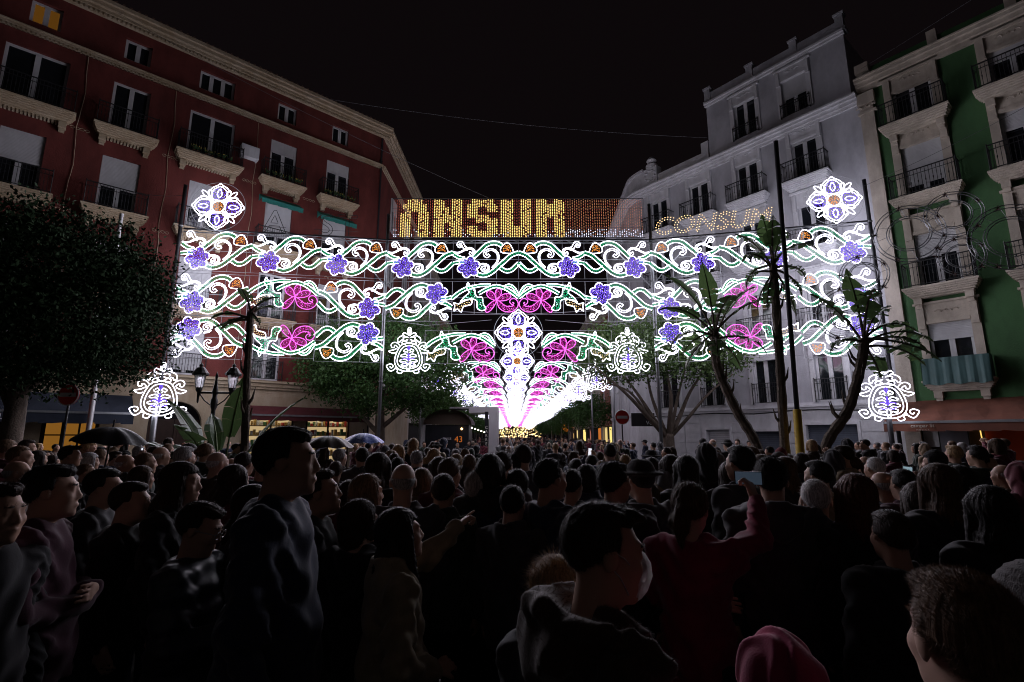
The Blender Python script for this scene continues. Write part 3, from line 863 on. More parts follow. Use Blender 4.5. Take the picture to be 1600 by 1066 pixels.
def motif_scroll():
    m = Motif()
    def f(*pp): return [((x - 185) * K, (540 - y) * K) for x, y in pp]
    wires(m, 605 * K, 375 * K)
    m.ribbon('white_outline', L_WHITE, f((190, 282), (235, 286), (275, 268), (310, 246), (345, 243), (374, 262), (378, 290), (360, 306), (345, 296), (350, 282)), 6 * K, 22 * K)
    m.ribbon('white_outline', L_WHITE, f((318, 250), (290, 236), (276, 212), (262, 190), (240, 188), (229, 206), (240, 226), (256, 222)), 26 * K, 16 * K)
    m.vine(f((365, 335), (430, 272), (490, 212), (550, 190), (605, 198), (640, 225)), 36 * K)
    m.vine(f((405, 492), (470, 507), (535, 482), (600, 425), (660, 368), (722, 312), (788, 286)), 36 * K)
    m.vine(f((615, 428), (668, 462), (716, 458), (756, 424), (790, 388)), 34 * K)
    m.vine(f((190, 300), (238, 330), (292, 345)), 30 * K); m.vine(f((190, 388), (238, 380), (288, 378)), 28 * K)
    m.ribbon('white_outline', L_WHITE, f((548, 430), (588, 384), (603, 326), (582, 276), (532, 254), (488, 272), (476, 302), (496, 322), (518, 308)), 8 * K, 26 * K)
    m.ribbon('white_outline', L_WHITE, f((425, 400), (468, 396), (506, 412), (512, 446), (486, 466), (456, 452), (462, 430), (484, 430)), 8 * K, 22 * K)
    bud = f((640, 286), (622, 256), (640, 218), (680, 190), (716, 212), (738, 286))
    m.line('white_outline', L_WHITE, bud, True, n=5)
    b2 = f((646, 276), (636, 250), (652, 222), (682, 202), (708, 220), (722, 276))
    m.fill('orange_bulbs', L_ORANGE, b2, .062, .024, L_CREAM, 'cream_bulbs', .2, 3)
    fl = []
    for i in range(72):
        t = 2 * math.pi * i / 72; rr = 106 * (.70 + .30 * abs(math.cos(3 * (t - .25))) ** .75)
        fl += f((330 + rr * math.sin(t), 424 - rr * math.cos(t)))
    m.mb('white_outline', L_WHITE).flat(fl, TR, True)
    m.fill('purple_bulbs', L_PURPLE, fl, .058, .030, L_LILAC, 'lilac_bulbs', .2, 5)
    return m

def motif_pink():
    m = Motif()
    def f(*pp): return [((x - 150) * K, (850 - y) * K) for x, y in pp]
    wires(m, 640 * K, 310 * K)
    m.vine(f((148, 702), (210, 650), (280, 610), (350, 590)), 30 * K); m.vine(f((350, 590), (430, 576), (520, 574)), 24 * K)
    m.vine(f((405, 655), (470, 618), (545, 588), (605, 588), (690, 622), (788, 692)), 28 * K)
    m.vine(f((645, 596), (694, 576), (742, 600), (784, 670)), 22 * K)
    leaf = f((298, 548), (322, 582), (362, 604), (372, 660), (400, 690), (440, 690), (448, 752), (476, 800), (430, 816), (392, 790), (388, 726), (340, 706), (275, 720), (228, 742), (262, 690), (312, 646), (288, 600))
    m.line('white_outline', L_WHITE, leaf, True, n=3)
    m.fill('green_bulbs', emit('leaf_green_led', (.01, .5, .2), 1.0), leaf, .075, .030, L_MINT, 'mint_bulbs', .3, 7)
    bl = f((230, 745), (270, 716), (338, 712), (330, 760), (262, 778), (240, 830), (205, 800), (170, 820), (178, 770), (166, 744), (210, 752))
    m.line('white_outline', L_WHITE, bl, True, n=3)
    m.fill('cream_bulbs', L_CREAM, bl, .085, .022, L_GOLD, 'gold_bulbs', .4, 8)
    def petal(p, ang, l, w, seed):
        c = f(p)[0]; pts = []
        for i in range(12):
            t = 2 * math.pi * i / 12
            x = l / 2 + l / 2 * math.cos(t); y = w / 2 * math.sin(t) * (0.75 + .25 * math.cos(t))
            x *= K; y *= K
            pts.append((c[0] + x * math.cos(ang) - y * math.sin(ang), c[1] + x * math.sin(ang) + y * math.cos(ang)))
        m.line('pink_outline', L_PINK, pts, True, n=4, r=.017)
        m.fill('magenta_bulbs', L_MAGENTA, pts, .058, .026, L_PINK, 'pink_bulbs', .22, seed)
    C0 = (575, 716)
    petal(C0, math.radians(138), 118, 78, 1); petal(C0, math.radians(75), 112, 72, 2); petal(C0, math.radians(18), 145, 78, 3); petal(C0, math.radians(228), 150, 66, 4)
    body = f((580, 726), (600, 786), (650, 822), (720, 826), (772, 790), (784, 744), (756, 706), (716, 708), (704, 736), (724, 758), (744, 748), (730, 736))
    m.line('pink_outline', L_PINK, body, False, n=5, r=.017)
    m.line('pink_outline', L_PINK, f((600, 722), (650, 764), (696, 780), (744, 764)), False, n=5, r=.014)
    m.fill('magenta_bulbs', L_MAGENTA, f((585, 730), (605, 785), (655, 818), (720, 820), (765, 785), (735, 762), (690, 770), (640, 750), (605, 726)), .058, .026, L_PINK, 'pink_bulbs', .22, 9)
    return m

def motif_rosette():
    m = Motif()
    R = 1.03
    def rot(pts, a): return [(x * math.cos(a) - y * math.sin(a), x * math.sin(a) + y * math.cos(a)) for x, y in pts]
    for k in range(4):
        a = k * math.pi / 2
        outer = [(0.2, .16), (.38, .38), (.62, .42), (.84, .27), (.93, .12), (1.02, 0), (.93, -.12), (.84, -.27), (.62, -.42), (.38, -.38), (.2, -.16)]
        mid = [(.3, .18), (.48, .31), (.7, .26), (.9, 0), (.7, -.26), (.48, -.31), (.3, -.18)]
        inn = [(.4, 0), (.52, .09), (.66, .07), (.78, 0), (.66, -.07), (.52, -.09)]
        sc_ = lambda P: [(x * R, y * R) for x, y in P]
        m.line('white_outline', L_WHITE, rot(sc_(outer), a), False, n=4)
        m.line('white_outline', L_WHITE, rot(sc_(mid), a), True, n=4)
        m.line('white_outline', L_WHITE, rot(sc_(inn), a), True, n=4)
        m.fill('purple_bulbs', L_PURPLE, rot(sc_(mid), a), .075, .03, L_LILAC, 'lilac_bulbs', .2, k)
        d = a + math.pi / 4
        for q in (-.55, 0, .55):
            lf = [(.5, 0), (.64, .08), (.86 - abs(q) * .16, .065), (.96 - abs(q) * .18, 0), (.86 - abs(q) * .16, -.065), (.64, -.08)]
            lf = [(.42 + (x - .42) * math.cos(q) - y * math.sin(q), (x - .42) * math.sin(q) + y * math.cos(q)) for x, y in lf]
            m.line('white_outline', L_WHITE, rot(sc_(lf), d), True, n=3)
    c = [(.25 * R * math.cos(t), .25 * R * math.sin(t)) for t in np.linspace(0, 2 * math.pi, 25)[:-1]]
    m.mb('white_outline', L_WHITE).flat(c, TR * 1.3, True)
    m.fill('orange_bulbs', L_ORANGE, [(x * .9, y * .9) for x, y in c], .058, .024, L_CREAM, 'cream_bulbs', .15, 4)
    ring = [(1.06 * R * math.cos(t), 1.06 * R * math.sin(t)) for t in np.linspace(0, 2 * math.pi, 41)[:-1]]
    m.mb('wire_frame', M_STEEL).flat(ring, .008, True)
    m.mb('wire_frame', M_STEEL).flat([(-1.06 * R, 0), (1.06 * R, 0)], .008); m.mb('wire_frame', M_STEEL).flat([(0, -1.06 * R), (0, 1.06 * R)], .008)
    return m

def motif_medallion():
    """white ornament: bud and leaf crown on top, bell-shaped frame, scrolled feet; origin at its middle"""
    m = Motif(); k = .0047
    def f(*pp, sg=1): return [(sg * x * k, (495 - y) * k) for x, y in pp]
    el = lambda cx, cy, rx, ry, n=22: [((cx + rx * math.cos(t)) * k, (495 - cy - ry * math.sin(t)) * k) for t in np.linspace(0, 2 * math.pi, n + 1)[:-1]]
    W = ('white_outline', L_WHITE)
    m.mb(*W).flat(el(0, 308, 18, 34, 12), TR, True); m.mb(*W).flat(el(0, 312, 7, 18, 8), TR, True)
    bell = [(0, 425), (48, 432), (86, 462), (112, 512), (128, 570), (126, 620), (100, 664), (52, 690), (0, 694)]
    bell2 = [(0, 450), (38, 456), (68, 482), (90, 524), (104, 574), (102, 614), (82, 646), (44, 664), (0, 668)]
    for sg in (-1, 1):
        m.line(*W, f(*bell, sg=sg), n=4); m.line(*W, f(*bell2, sg=sg), n=4)
        m.line(*W, f((4, 352), (24, 336), (52, 326), (64, 344), (42, 356), (72, 356), (104, 378), (108, 408), (90, 418), (80, 402), (62, 396), (40, 402), (12, 392), sg=sg), n=4)
        m.line(*W, f((8, 372), (34, 366), (58, 374), (50, 388), sg=sg), n=3)
        m.line(*W, f((16, 420), (44, 404), (66, 416), (58, 436), (30, 436), sg=sg), n=4)
        m.line(*W, f((84, 452), (112, 424), (146, 420), (168, 440), (160, 466), (138, 466), (136, 448), (118, 452), (104, 470), sg=sg), n=4)
        m.line(*W, f((112, 476), (142, 490), (188, 502), (150, 522), (122, 514), sg=sg), n=4)
        m.line(*W, f((112, 646), (130, 676), (168, 690), (204, 644), (176, 626), (150, 630), (142, 648), (158, 662), (172, 650), sg=sg), n=4)
        m.line(*W, f((118, 668), (98, 676), (100, 704), (66, 712), (52, 690), (74, 680), sg=sg), n=4)
        for yy, ww in ((500, 46), (548, 74), (596, 84), (636, 66)):
            m.line(*W, f((8, yy), (ww * .45, yy - 18), (ww, yy - 4), (ww * .8, yy + 10), (ww * .4, yy + 6), (12, yy + 20), sg=sg), n=4)
        m.line('purple_tubes', L_PURPLE, f((4, 585), (30, 572), (60, 582), sg=sg), n=4, r=.026)
        m.line('purple_tubes', L_PURPLE, f((4, 615), (34, 622), (58, 610), sg=sg), n=4, r=.026)
    m.mb(*W).flat(el(0, 655, 16, 34, 12), TR, True)
    m.mb('purple_tubes', L_PURPLE).flat(el(0, 474, 9, 20, 10), .024, True)
    m.mb('purple_tubes', L_PURPLE).flat(el(0, 560, 7, 34, 10), .024, True)
    m.mb('wire_frame', M_STEEL).flat(f((0, 280), (0, 700)), .008); m.mb('wire_frame', M_STEEL).flat(f((-140, 560), (140, 560)), .008)
    return m

MOT = {}
for key, fn in (('scroll', motif_scroll), ('pink', motif_pink), ('rosette', motif_rosette), ('medal', motif_medallion)):
    mo = fn(); ms = mo.meshes()
    MOT[key] = ms
    keep, TR = TR, .034; mo = fn(); TR = keep   # far copies: coarser tubes, one joined mesh
    jm = MB(); mats = []
    for nm, (mb, mm) in mo.parts.items():
        if nm == 'wire_frame': continue
        if mm not in mats: mats.append(mm)
        jm.add(mb.v, mb.f, mats.index(mm))
    MOT[key + '_far'] = jm.mesh('far_' + key, mats)
STUFFP = ('bulbs',)

def place(key, name, p, ax, flip=(1, 1), label='', cat='light decoration', group=None, scale=1.0):
    """p: where the motif's local origin goes, ax: unit vector along the motif's local x"""
    o = empty(name, p, math.atan2(ax[1], ax[0]), label, cat, group)
    o.scale = (flip[0] * scale, scale, flip[1] * scale)
    for nm, me in MOT[key]:
        c = link(nm, me, o)
        if 'bulbs' in nm or 'garland' in nm: c['kind'] = 'stuff'
    lamp(o, key, scale)
    return o

LAMPW = {'scroll': (1.46, .9, 1.0), 'pink': (1.5, .75, .8), 'rosette': (0, 0, .9), 'medal': (0, 0, .6)}
LAMP_P = 64.0  # added point lamps, as the tubes alone cast too little light
LAMP_F = 62.0                     # added area lamps facing the square, boosting the LEDs
LAMPD = {}
def lamp(o, key, scale=1.0, k=1.0):
    """the light that the ornament's own LEDs throw on the place"""
    x, z, w = LAMPW[key]
    kk = (key, k)
    if kk not in LAMPD:
        d = bpy.data.lights.new('led_boost', 'POINT'); d.energy = LAMP_P * w * k; d.shadow_soft_size = .75
        d.color = (1.0, .80, .97) if key == 'pink' else (.90, .89, 1.0)
        LAMPD[kk] = d
    l = bpy.data.objects.new('led_boost', LAMPD[kk]); l.parent = o; l.location = (x, -.02, z); COL.objects.link(l)
    if k == 1.0 and o.location.y < 23:
        if key + 'F' not in LAMPD:
            d = bpy.data.lights.new('led_boost', 'AREA'); d.shape = 'RECTANGLE'; d.size = 2.4 if z else 1.6; d.size_y = 1.4
            d.energy = LAMP_F * w; d.color = LAMPD[kk].color; LAMPD[key + 'F'] = d
        a_ = bpy.data.objects.new('led_boost', LAMPD[key + 'F']); a_.parent = o; a_.location = (x, -.03, z); a_.rotation_euler = (-math.pi / 2, 0, 0); COL.objects.link(a_)
    return l

WL0, WL1 = Vector((-14.1, 20.7, 0)), Vector((-5.62, 22, 0))
WR0, WR1 = Vector((6.22, 22, 0)), Vector((14.75, 19.93, 0))
segs = {'L': (WL0, WL1, 3), 'C': (WL1, WR0, 4), 'R': (WR0, WR1, 3)}
where = {'L': 'before the red building', 'C': 'across the street mouth', 'R': 'before the grey building'}
def panel(key, seg, slot, ztop, flipx, flipz, rowname, dy=0.0):
    A, B, n = segs[seg]
    d = (B - A) / n; ax = d.normalized()
    w0 = 605 * K if key == 'scroll' else 640 * K
    h = 375 * K if key == 'scroll' else 310 * K
    sc = d.length / w0
    a = A + d * slot
    if flipx: a = A + d * (slot + 1)
    z = ztop - h * (1 if not flipz else 0)
    what = {'scroll': 'scroll lights with purple flower', 'pink': 'lights with pink flower'}[key]
    pos = {'L': ['at the free end', 'in its middle', 'against the steel pole'], 'R': ['against the steel pole', 'in its middle', 'at the free end'], 'C': ['against the red-side pole', 'red side of centre', 'grey side of centre', 'against the grey-side pole']}[seg][slot]
    lab = '%s, %s row %s, %s' % (what, rowname, where[seg], pos)
    o = place(key, 'scroll_light_ornament' if key == 'scroll' else 'flower_light_ornament', (a.x, a.y + dy, z), ax, (-1 if flipx else 1, -1 if flipz else 1), lab, 'light decoration', '%s light ornaments %s' % (rowname, where[seg]))
    o.scale.x *= sc
    return o
R1, R2, R3 = 10.62, 8.68, 6.84
for s in range(3): panel('scroll', 'L', s, R1, False, False, 'top')
for s in range(4): panel('scroll', 'C', s, R1, s >= 2, False, 'top')
for s in range(3): panel('scroll', 'R', s, R1, True, False, 'top')
panel('scroll', 'L', 0, R2, False, False, 'middle'); panel('pink', 'L', 1, R2, False, False, 'middle'); panel('scroll', 'L', 2, R2, True, False, 'middle')
panel('scroll', 'C', 0, R2, True, True, 'middle'); panel('pink', 'C', 1, R2, False, False, 'middle'); panel('pink', 'C', 2, R2, True, False, 'middle'); panel('scroll', 'C', 3, R2, False, True, 'middle')
panel('scroll', 'R', 0, R2, False, False, 'middle'); panel('pink', 'R', 1, R2, True, False, 'middle'); panel('scroll', 'R', 2, R2, True, False, 'middle')
panel('scroll', 'L', 0, R3, False, True, 'bottom'); panel('pink', 'L', 1, R3 - .2, False, True, 'bottom'); panel('scroll', 'L', 2, R3, True, True, 'bottom')
panel('scroll', 'R', 0, R3, False, True, 'bottom'); panel('pink', 'R', 1, R3 - .2, True, True, 'bottom'); panel('scroll', 'R', 2, R3, True, True, 'bottom')

axL = (WL1 - WL0).normalized(); axR = (WR1 - WR0).normalized()
place('rosette', 'light_rosette', (-12.8, 20.85, 11.72), axL, label='white light rosette with orange centre above the wing before the red building', scale=1.02)
place('rosette', 'light_rosette', (13.6, 20.15, 11.69), axR, label='white light rosette with orange centre above the wing before the grey building', scale=1.0)
place('medal', 'light_medallion', (-12.9, 18.8, 3.55), axL, label='white light medallion on a grey lamp column beside the arched doorway')
place('medal', 'light_medallion', (13.72, 18.8, 3.45), axR, label='white light medallion on a lamp column beside the brick red awning')

# street tunnel of arches behind the facade of lights
XS = lambda y: 0.28 + 0.004 * (y - 22)
ORD = 'first second third fourth fifth sixth seventh eighth ninth tenth eleventh twelfth thirteenth fourteenth fifteenth sixteenth seventeenth eighteenth nineteenth'.split()
arches = [22.35 + 8.8 * k for k in range(19)]
for k, y in enumerate(arches):
    xc = XS(y)
    near = k < 4
    def put(key, x, z, fl, nm, lab, grp):
        if near: place(key, nm, (x, y, z), (1, 0, 0), (fl, 1), lab, 'light decoration', grp)
        else:
            o = link(nm, MOT[key + '_far'], None, (x, y, z), scale=(fl, 1, 1)); tag(o, lab, 'light decoration', grp)
            if key == 'rosette' and k % 2 == 0: lamp(o, key, 1.0, 4.0)
    if k == 0:
        t1, t2, t3 = 'white light rosette with orange centre hanging at the mouth of the street', 'pink flower light ornament beside the rosette at the mouth of the street', 'white light medallion hanging beside a pole at the mouth of the street'
        gs = ('rosette at the street mouth', 'flower panels at the street mouth', 'medallions at the street mouth')
    else:
        t1, t2, t3 = ['%s of the %s arch of lights from the street mouth' % (w_, ORD[k]) for w_ in ('rosette', 'pink flower ornament', 'white medallion')]
        gs = ('rosettes of the street tunnel', 'flower panels of the street tunnel', 'medallions of the street tunnel')
    put('rosette', xc, 6.42, 1, 'light_rosette', t1, gs[0])
    for sg, sd_ in ((-1, ', red-building side'), (1, ', grey-building side')):
        put('pink', xc + sg * 4.15, 5.02, -sg, 'flower_light_ornament', t2 + sd_, gs[1])
        put('medal', xc + sg * 4.85, 5.62, 1, 'light_medallion', t3 + sd_, gs[2])

# LED curtain sign with scrolling letters
FONT = {'A': ['..####..', '.######.', '.######.', '###..###', '###..###', '###..###', '###..###', '###..###', '###..###', '###..###'],
        'N': ['###..###', '###..###', '####.###', '####.###', '########', '########', '###.####', '###.####', '###..###', '###..###'],
        'S': ['.######.', '########', '###..###', '###.....', '######..', '..######', '.....###', '###..###', '########', '.######.'],
        'U': ['###..###'] * 7 + ['########', '########', '.######.'],
        'M': ['###..###', '########', '########', '########', '########', '###..###', '###..###', '###..###', '###..###', '###..###']}
A_, B_ = at(613, 373, 22), at(1006, 373, 22)
sx0, sx1, sz0, sz1 = A_.x, B_.x, 10.78, 12.62
sign = empty('led_curtain_sign', ((sx0 + sx1) / 2, 22, sz0), 0, 'LED curtain sign with gold letters on a red dotted field', 'sign')
NC, NR = 112, 24
gm, rm, cm, om_ = MB(), MB(), MB(), MB()
srg = random.Random(9)
for c in range(NC):
    ph = srg.uniform(-.3, .3)
    for r in range(NR):
        t = (c + .5) / NC
        row = NR - 1 - r
        letter = False
        tl = (t - .025) / .68 * 5
        if 0 <= tl < 5:
            L = 'ANSUM'[int(tl)]; fx = (tl % 1) / .88
            if fx < 1: letter = FONT[L][min(9, int(row / NR * 10))][int(fx * 8)] == '#'
        x = -(sx1 - sx0) / 2 + (sx1 - sx0) * t + srg.uniform(-.006, .006); z = (sz1 - sz0) * (r + .5 + ph) / NR
        if letter and srg.random() < .94: gm.octa((x, 0, z), .031)
        elif r < 5 and srg.random() < (.65 - .1 * r) + (.2 if t > .7 else -.15): cm.octa((x, 0, z), .025)
        elif t > .70 and srg.random() < .8: om_.octa((x, 0, z), .019)
        else: rm.octa((x, 0, z), .018)
for mb, nm, mm in ((gm, 'gold_bulbs', L_GOLD), (rm, 'red_bulbs', L_RED), (cm, 'white_bulbs', L_COOL), (om_, 'amber_bulbs', L_AMBER)):
    tag(mb.build(nm, mm, sign), kind='stuff')
fm = MB(); w2 = (sx1 - sx0) / 2 + .06
fm.flat([(-w2, -.03), (-w2, sz1 - sz0 + .04), (w2, sz1 - sz0 + .04), (w2, -.03)], .018, True)
for q in (-.5, 0, .5): fm.flat([(q * 2 * w2 * .5, -.03), (q * 2 * w2 * .5, sz1 - sz0 + .04)], .008)
for i in range(3): fm.flat([(-w2, (sz1 - sz0) * (i + 1) / 4), (w2, (sz1 - sz0) * (i + 1) / 4)], .006)
fm.build('frame', M_DKSTEEL, sign)

def text_outline(body, size, shear, step):
    cu = bpy.data.curves.new('t', 'FONT'); cu.body = body; cu.size = size; cu.shear = shear; cu.align_x = 'CENTER'
    o = bpy.data.objects.new('t', cu); COL.objects.link(o)
    dg = bpy.context.evaluated_depsgraph_get()
    cv = o.evaluated_get(dg).to_curve(dg)
    loops = []
    for sp in cv.splines:
        bp_ = sp.bezier_points; pts = []
        n = len(bp_)
        for i in range(n):
            a, b = bp_[i], bp_[(i + 1) % n]
            for q in range(6):
                t = q / 6; u_ = 1 - t
                p = a.co * u_ ** 3 + a.handle_right * 3 * u_ * u_ * t + b.handle_left * 3 * u_ * t * t + b.co * t ** 3
                pts.append((p.x, p.y))
        P = np.array(pts + [pts[0]]); d = np.r_[0, np.cumsum(np.linalg.norm(np.diff(P, axis=0), axis=1))]
        m = max(3, int(d[-1] / step)); t = np.linspace(0, d[-1], m + 1)[:-1]
        loops.append(np.stack([np.interp(t, d, P[:, i]) for i in (0, 1)], 1))
    bpy.data.objects.remove(o)
    return loops
pc = WR0 + (WR1 - WR0) * .30
cs_ = empty('bulb_letter_sign', (pc.x, pc.y, 10.85), math.atan2(axR.y, axR.x), 'sign of slanted amber bulb letters before the grey building', 'sign')
bm, wm_ = MB(), MB()
for lp in text_outline('CONSUM', 1.15, .25, .125):
    lp = lp * np.array([1.0, 1.0])
    for x, z in lp: bm.octa((x, -.02, z), .025)
    wm_.flat([tuple(p) for p in lp], .008, True)
tag(bm.build('amber_bulbs', L_BULB, cs_), kind='stuff'); wm_.build('wire_frame', M_STEEL, cs_)
for ch, uu in (('A', 430), ('S', 506), ('T', 538)):
    t = (at(uu, 365, 21.4).x - WL0.x) / (WL1.x - WL0.x); p = WL0 + (WL1 - WL0) * t
    o = empty('unlit_wire_letter', (p.x, p.y, 10.7), math.atan2(axL.y, axL.x), 'unlit black wire letter %s standing on the bar before the red building' % ch, 'letter')
    mb = MB()
    for lp in text_outline(ch, 1.5, 0, .1): mb.flat([tuple(q) for q in lp], .014, True)
    mb.flat([(-.5, 0), (.5, 0)], .012); mb.flat([(-.5, .25), (.5, .25)], .008)
    mb.build('wire_frame', M_IRON, o)

# truss bars and poles
def pole(name, x, y, z1, r, m, label, cat='pole', group=None, bands=True, m2=None, z2=0):
    o = empty(name, (x, y, 0), 0, label, cat, group)
    mb = MB(); mb.tube([(0, 0, z2), (0, 0, z1)], r, 10); mb.lathe([(r, 0), (r * 1.1, .02), (0, .05)], 10, (0, 0, z1)); mb.build('shaft', m, o, smooth=True)
    b = MB(); b.lathe([(r * 2.2, 0), (r * 2.2, .03), (r * 1.4, .06), (r * 1.25, max(.4, z2)), (r, max(.4, z2) + .02)], 12); b.build('base', m2 or m, o, smooth=True)
    if bands:
        c = MB()
        for z in (z1 * .35, z1 * .6, z1 - 1.9): c.lathe([(r, 0), (r * 1.35, .01), (r * 1.35, .07), (r, .08)], 10, (0, 0, z))
        c.build('clamp', M_STEEL, o)
    return o
pole('light_pole', WL0.x - .1, WL0.y - .05, 12.6, .075, M_DKSTEEL, 'dark pole at the free end of the light wing before the red building')
pole('light_pole', WL1.x - .05, WL1.y + .08, 11.9, .075, M_STEEL, 'steel pole left of the street mouth carrying the light ornaments')
pole('light_pole', WR0.x + .1, WR0.y + .08, 12.4, .075, M_STEEL, 'steel pole right of the street mouth carrying the light ornaments')
pole('light_pole', WR1.x + .1, WR1.y + .05, 12.5, .075, M_DKSTEEL, 'dark pole at the free end of the light wing before the grey building')
for nm, (A, B) in {'before the red building': (WL0, WL1), 'across the street mouth': (WL1, WR0), 'before the grey building': (WR0, WR1)}.items():
    o = empty('truss_bar', (A.x, A.y, 10.67), math.atan2((B - A).y, (B - A).x), 'dark horizontal bar above the top row of lights ' + nm, 'bar')
    L = (B - A).length
    mb = MB(); mb.tube([(0, .06, 0), (L, .06, 0)], .04, 8); mb.build('upper_tube', M_DKSTEEL, o)
    mb = MB(); mb.tube([(0, .06, -.14), (L, .06, -.14)], .025, 6)
    for i in range(int(L / .8)): mb.tube([(i * .8, .06, 0), (i * .8 + .4, .06, -.14), (i * .8 + .8, .06, 0)], .012, 4)
    mb.build('lower_tube', M_STEEL, o)
    mb = MB()
    for sg, x0 in ((1, 0), (-1, L)): mb.tube([(x0, .06, -2.2), (x0 + sg * 1.9, .06, -.1)], .025, 6)
    mb.build('brace', M_STEEL, o)
for k, y in enumerate(arches[:9]):
    xc = XS(y)
    for sg in (-1, 1):
        if k == 0: continue
        pole('light_pole', xc + sg * 5.85, y, 7.6, .06, M_STEEL, 'thin steel pole of the %s arch of lights, %s-building side' % (ORD[k], 'red' if sg < 0 else 'grey'), group='poles of the street tunnel', bands=False)
    o = empty('arch_wire', (xc, y, 6.7), 0, 'thin wire frame carrying the %s arch of lights over the street' % ORD[k] if k else 'thin wire frame carrying the lights at the street mouth', 'wire', 'arch wires of the street tunnel')
    mb = MB()
    mb.flat([(-5.85, .3), (-4.1, .05), (-1.2, .3)], .009); mb.flat([(5.85, .3), (4.1, .05), (1.2, .3)], .009); mb.flat([(-5.85, .85), (0, .55), (5.85, .85)], .009)
    mb.build('wire', M_STEEL, o)
# bright end of the street
fe = empty('far_stage_lights', (1.5, 188, 0), 0, 'cluster of warm festival lights at the far end of the street', 'light decoration')
mb = MB(); frg = random.Random(2)
for i in range(420): mb.octa((frg.uniform(-9, 9), frg.uniform(-2, 2), frg.uniform(.8, 9.0) * frg.random() ** .5 + .8), frg.uniform(.1, .2))
tag(mb.build('warm_bulbs', emit('far_warm_led', (1.0, .72, .30), 4.0), fe), kind='stuff')
mb = MB()
for x in (-8, -4, 0, 4, 8): mb.tube([(x, 0, 0), (x, 0, 8)], .12, 6)
mb.tube([(-8, 0, 8), (8, 0, 8)], .12, 6); mb.build('frame', M_STEEL, fe)

# unlit ring ornaments strung before the green building
def ring_orn(cx, cz, y, R, label, ax=(0.86, -.5), petals=True):
    o = empty('unlit_ring_ornament', (cx, y, cz), math.atan2(ax[1], ax[0]), label, 'ornament', 'unlit ring ornaments')
    mb = MB()
    for rr in (1, .9, .62, .55):
        mb.flat([(R * rr * math.cos(t), R * rr * math.sin(t)) for t in np.linspace(0, 2 * math.pi, 37)[:-1]], .013, True)
    for k in range(12):
        a = k * math.pi / 6; mb.flat([(R * .55 * math.cos(a), R * .55 * math.sin(a)), (R * math.cos(a + .15), R * math.sin(a + .15))], .006)
    mb.build('ring_frame', M_STEEL, o)
    for k in range(5):
        a = k * 2 * math.pi / 5 + .5
        st = MB(); rg = random.Random(k)
        for q in range(18):
            b = rg.uniform(0, 6.3); e = rg.uniform(-1, 1); l = rg.uniform(.1, .17)
            d = Vector((math.cos(b), e, math.sin(b))).normalized() * l; n = d.cross(Vector((.3, .5, .2))).normalized() * .012
            st.add([(R * .95 * math.cos(a) + n.x, n.y, R * .95 * math.sin(a) + n.z), (R * .95 * math.cos(a) - n.x, -n.y, R * .95 * math.sin(a) - n.z), (R * .95 * math.cos(a) + d.x, d.y, R * .95 * math.sin(a) + d.z)], [(0, 1, 2)])
        st.build('tinsel_star', mat('dark_tinsel', (.06, .03, .025), .4, metal=.4), o)
    return o
p = at(1420, 365, 14.5); ring_orn(p.x, p.z, 14.5, .88, 'unlit steel ring ornament hanging before the middle balcony of the green building')
p = at(1490, 335, 14.6); ring_orn(p.x, p.z, 14.6, .72, 'unlit steel ring ornament beneath the third-floor balcony of the green building')
p = at(1502, 400, 14.4); ring_orn(p.x, p.z, 14.4, .58, 'small unlit ring ornament hanging over a balcony railing of the green building')
p = at(1350, 430, 14.6); ring_orn(p.x, p.z, 14.6, .62, 'unlit ring ornament overlapping the end of the lit panels')
p = at(1325, 490, 14.5); ring_orn(p.x, p.z, 14.5, .80, 'unlit ring ornament behind the leaning paddle-leaf palm')
p = at(1580, 370, 13.6); ring_orn(p.x, p.z, 13.6, .95, 'unlit ring ornament strung beside the far balconies of the green building')
# overhead cables
def cable(a, b, sag, label, r=.012):
    a, b = Vector(a), Vector(b); n = 24
    mb = MB(); mb.tube([(a.lerp(b, i / n) - Vector((0, 0, sag * 4 * (i / n) * (1 - i / n)))) - a for i in range(n + 1)], r, 4, cap=False)
    o = mb.build('overhead_cable', mat('grey_cable', (.10, .10, .11), .6), None, loc=a); tag(o, label, 'cable', 'overhead cables')
cable(red.matrix_basis @ Vector((5, .3, 19.9)), grey.matrix_basis @ Vector((-4.2, 0, 17.4)), .4, 'overhead cable from the red cornice to the grey attic storey')
cable(red.matrix_basis @ Vector((13, .3, 19.9)), (-1.0, 22, 12.66), .3, 'overhead cable from the red cornice down to the gold sign', .009)
cable(grey.matrix_basis @ Vector((-11.3, .2, 17)), (24, 10, 21), .2, 'overhead cable rising from the green building corner', .009)
cable((WL0.x, WL0.y, 12.2), red.matrix_basis @ Vector((11.3, 0, 12.2)), .1, 'guy cable from the dark light pole to the red wall', .009)
cable((WL0.x, WL0.y, 8.7), red.matrix_basis @ Vector((13, 0, 9.6)), .2, 'lower guy cable from the dark light pole to the red wall', .009)
cable((WR1.x, WR1.y, 12.2), green.matrix_basis @ Vector((-16, 0, 13.0)), .1, 'guy cable from the dark light pole to the green wall', .009)
cable((WR0.x, WR0.y, 11.6), grey.matrix_basis @ Vector((-4.8, 0, 12.8)), .05, 'guy cable from the steel pole to a grey balcony', .009)
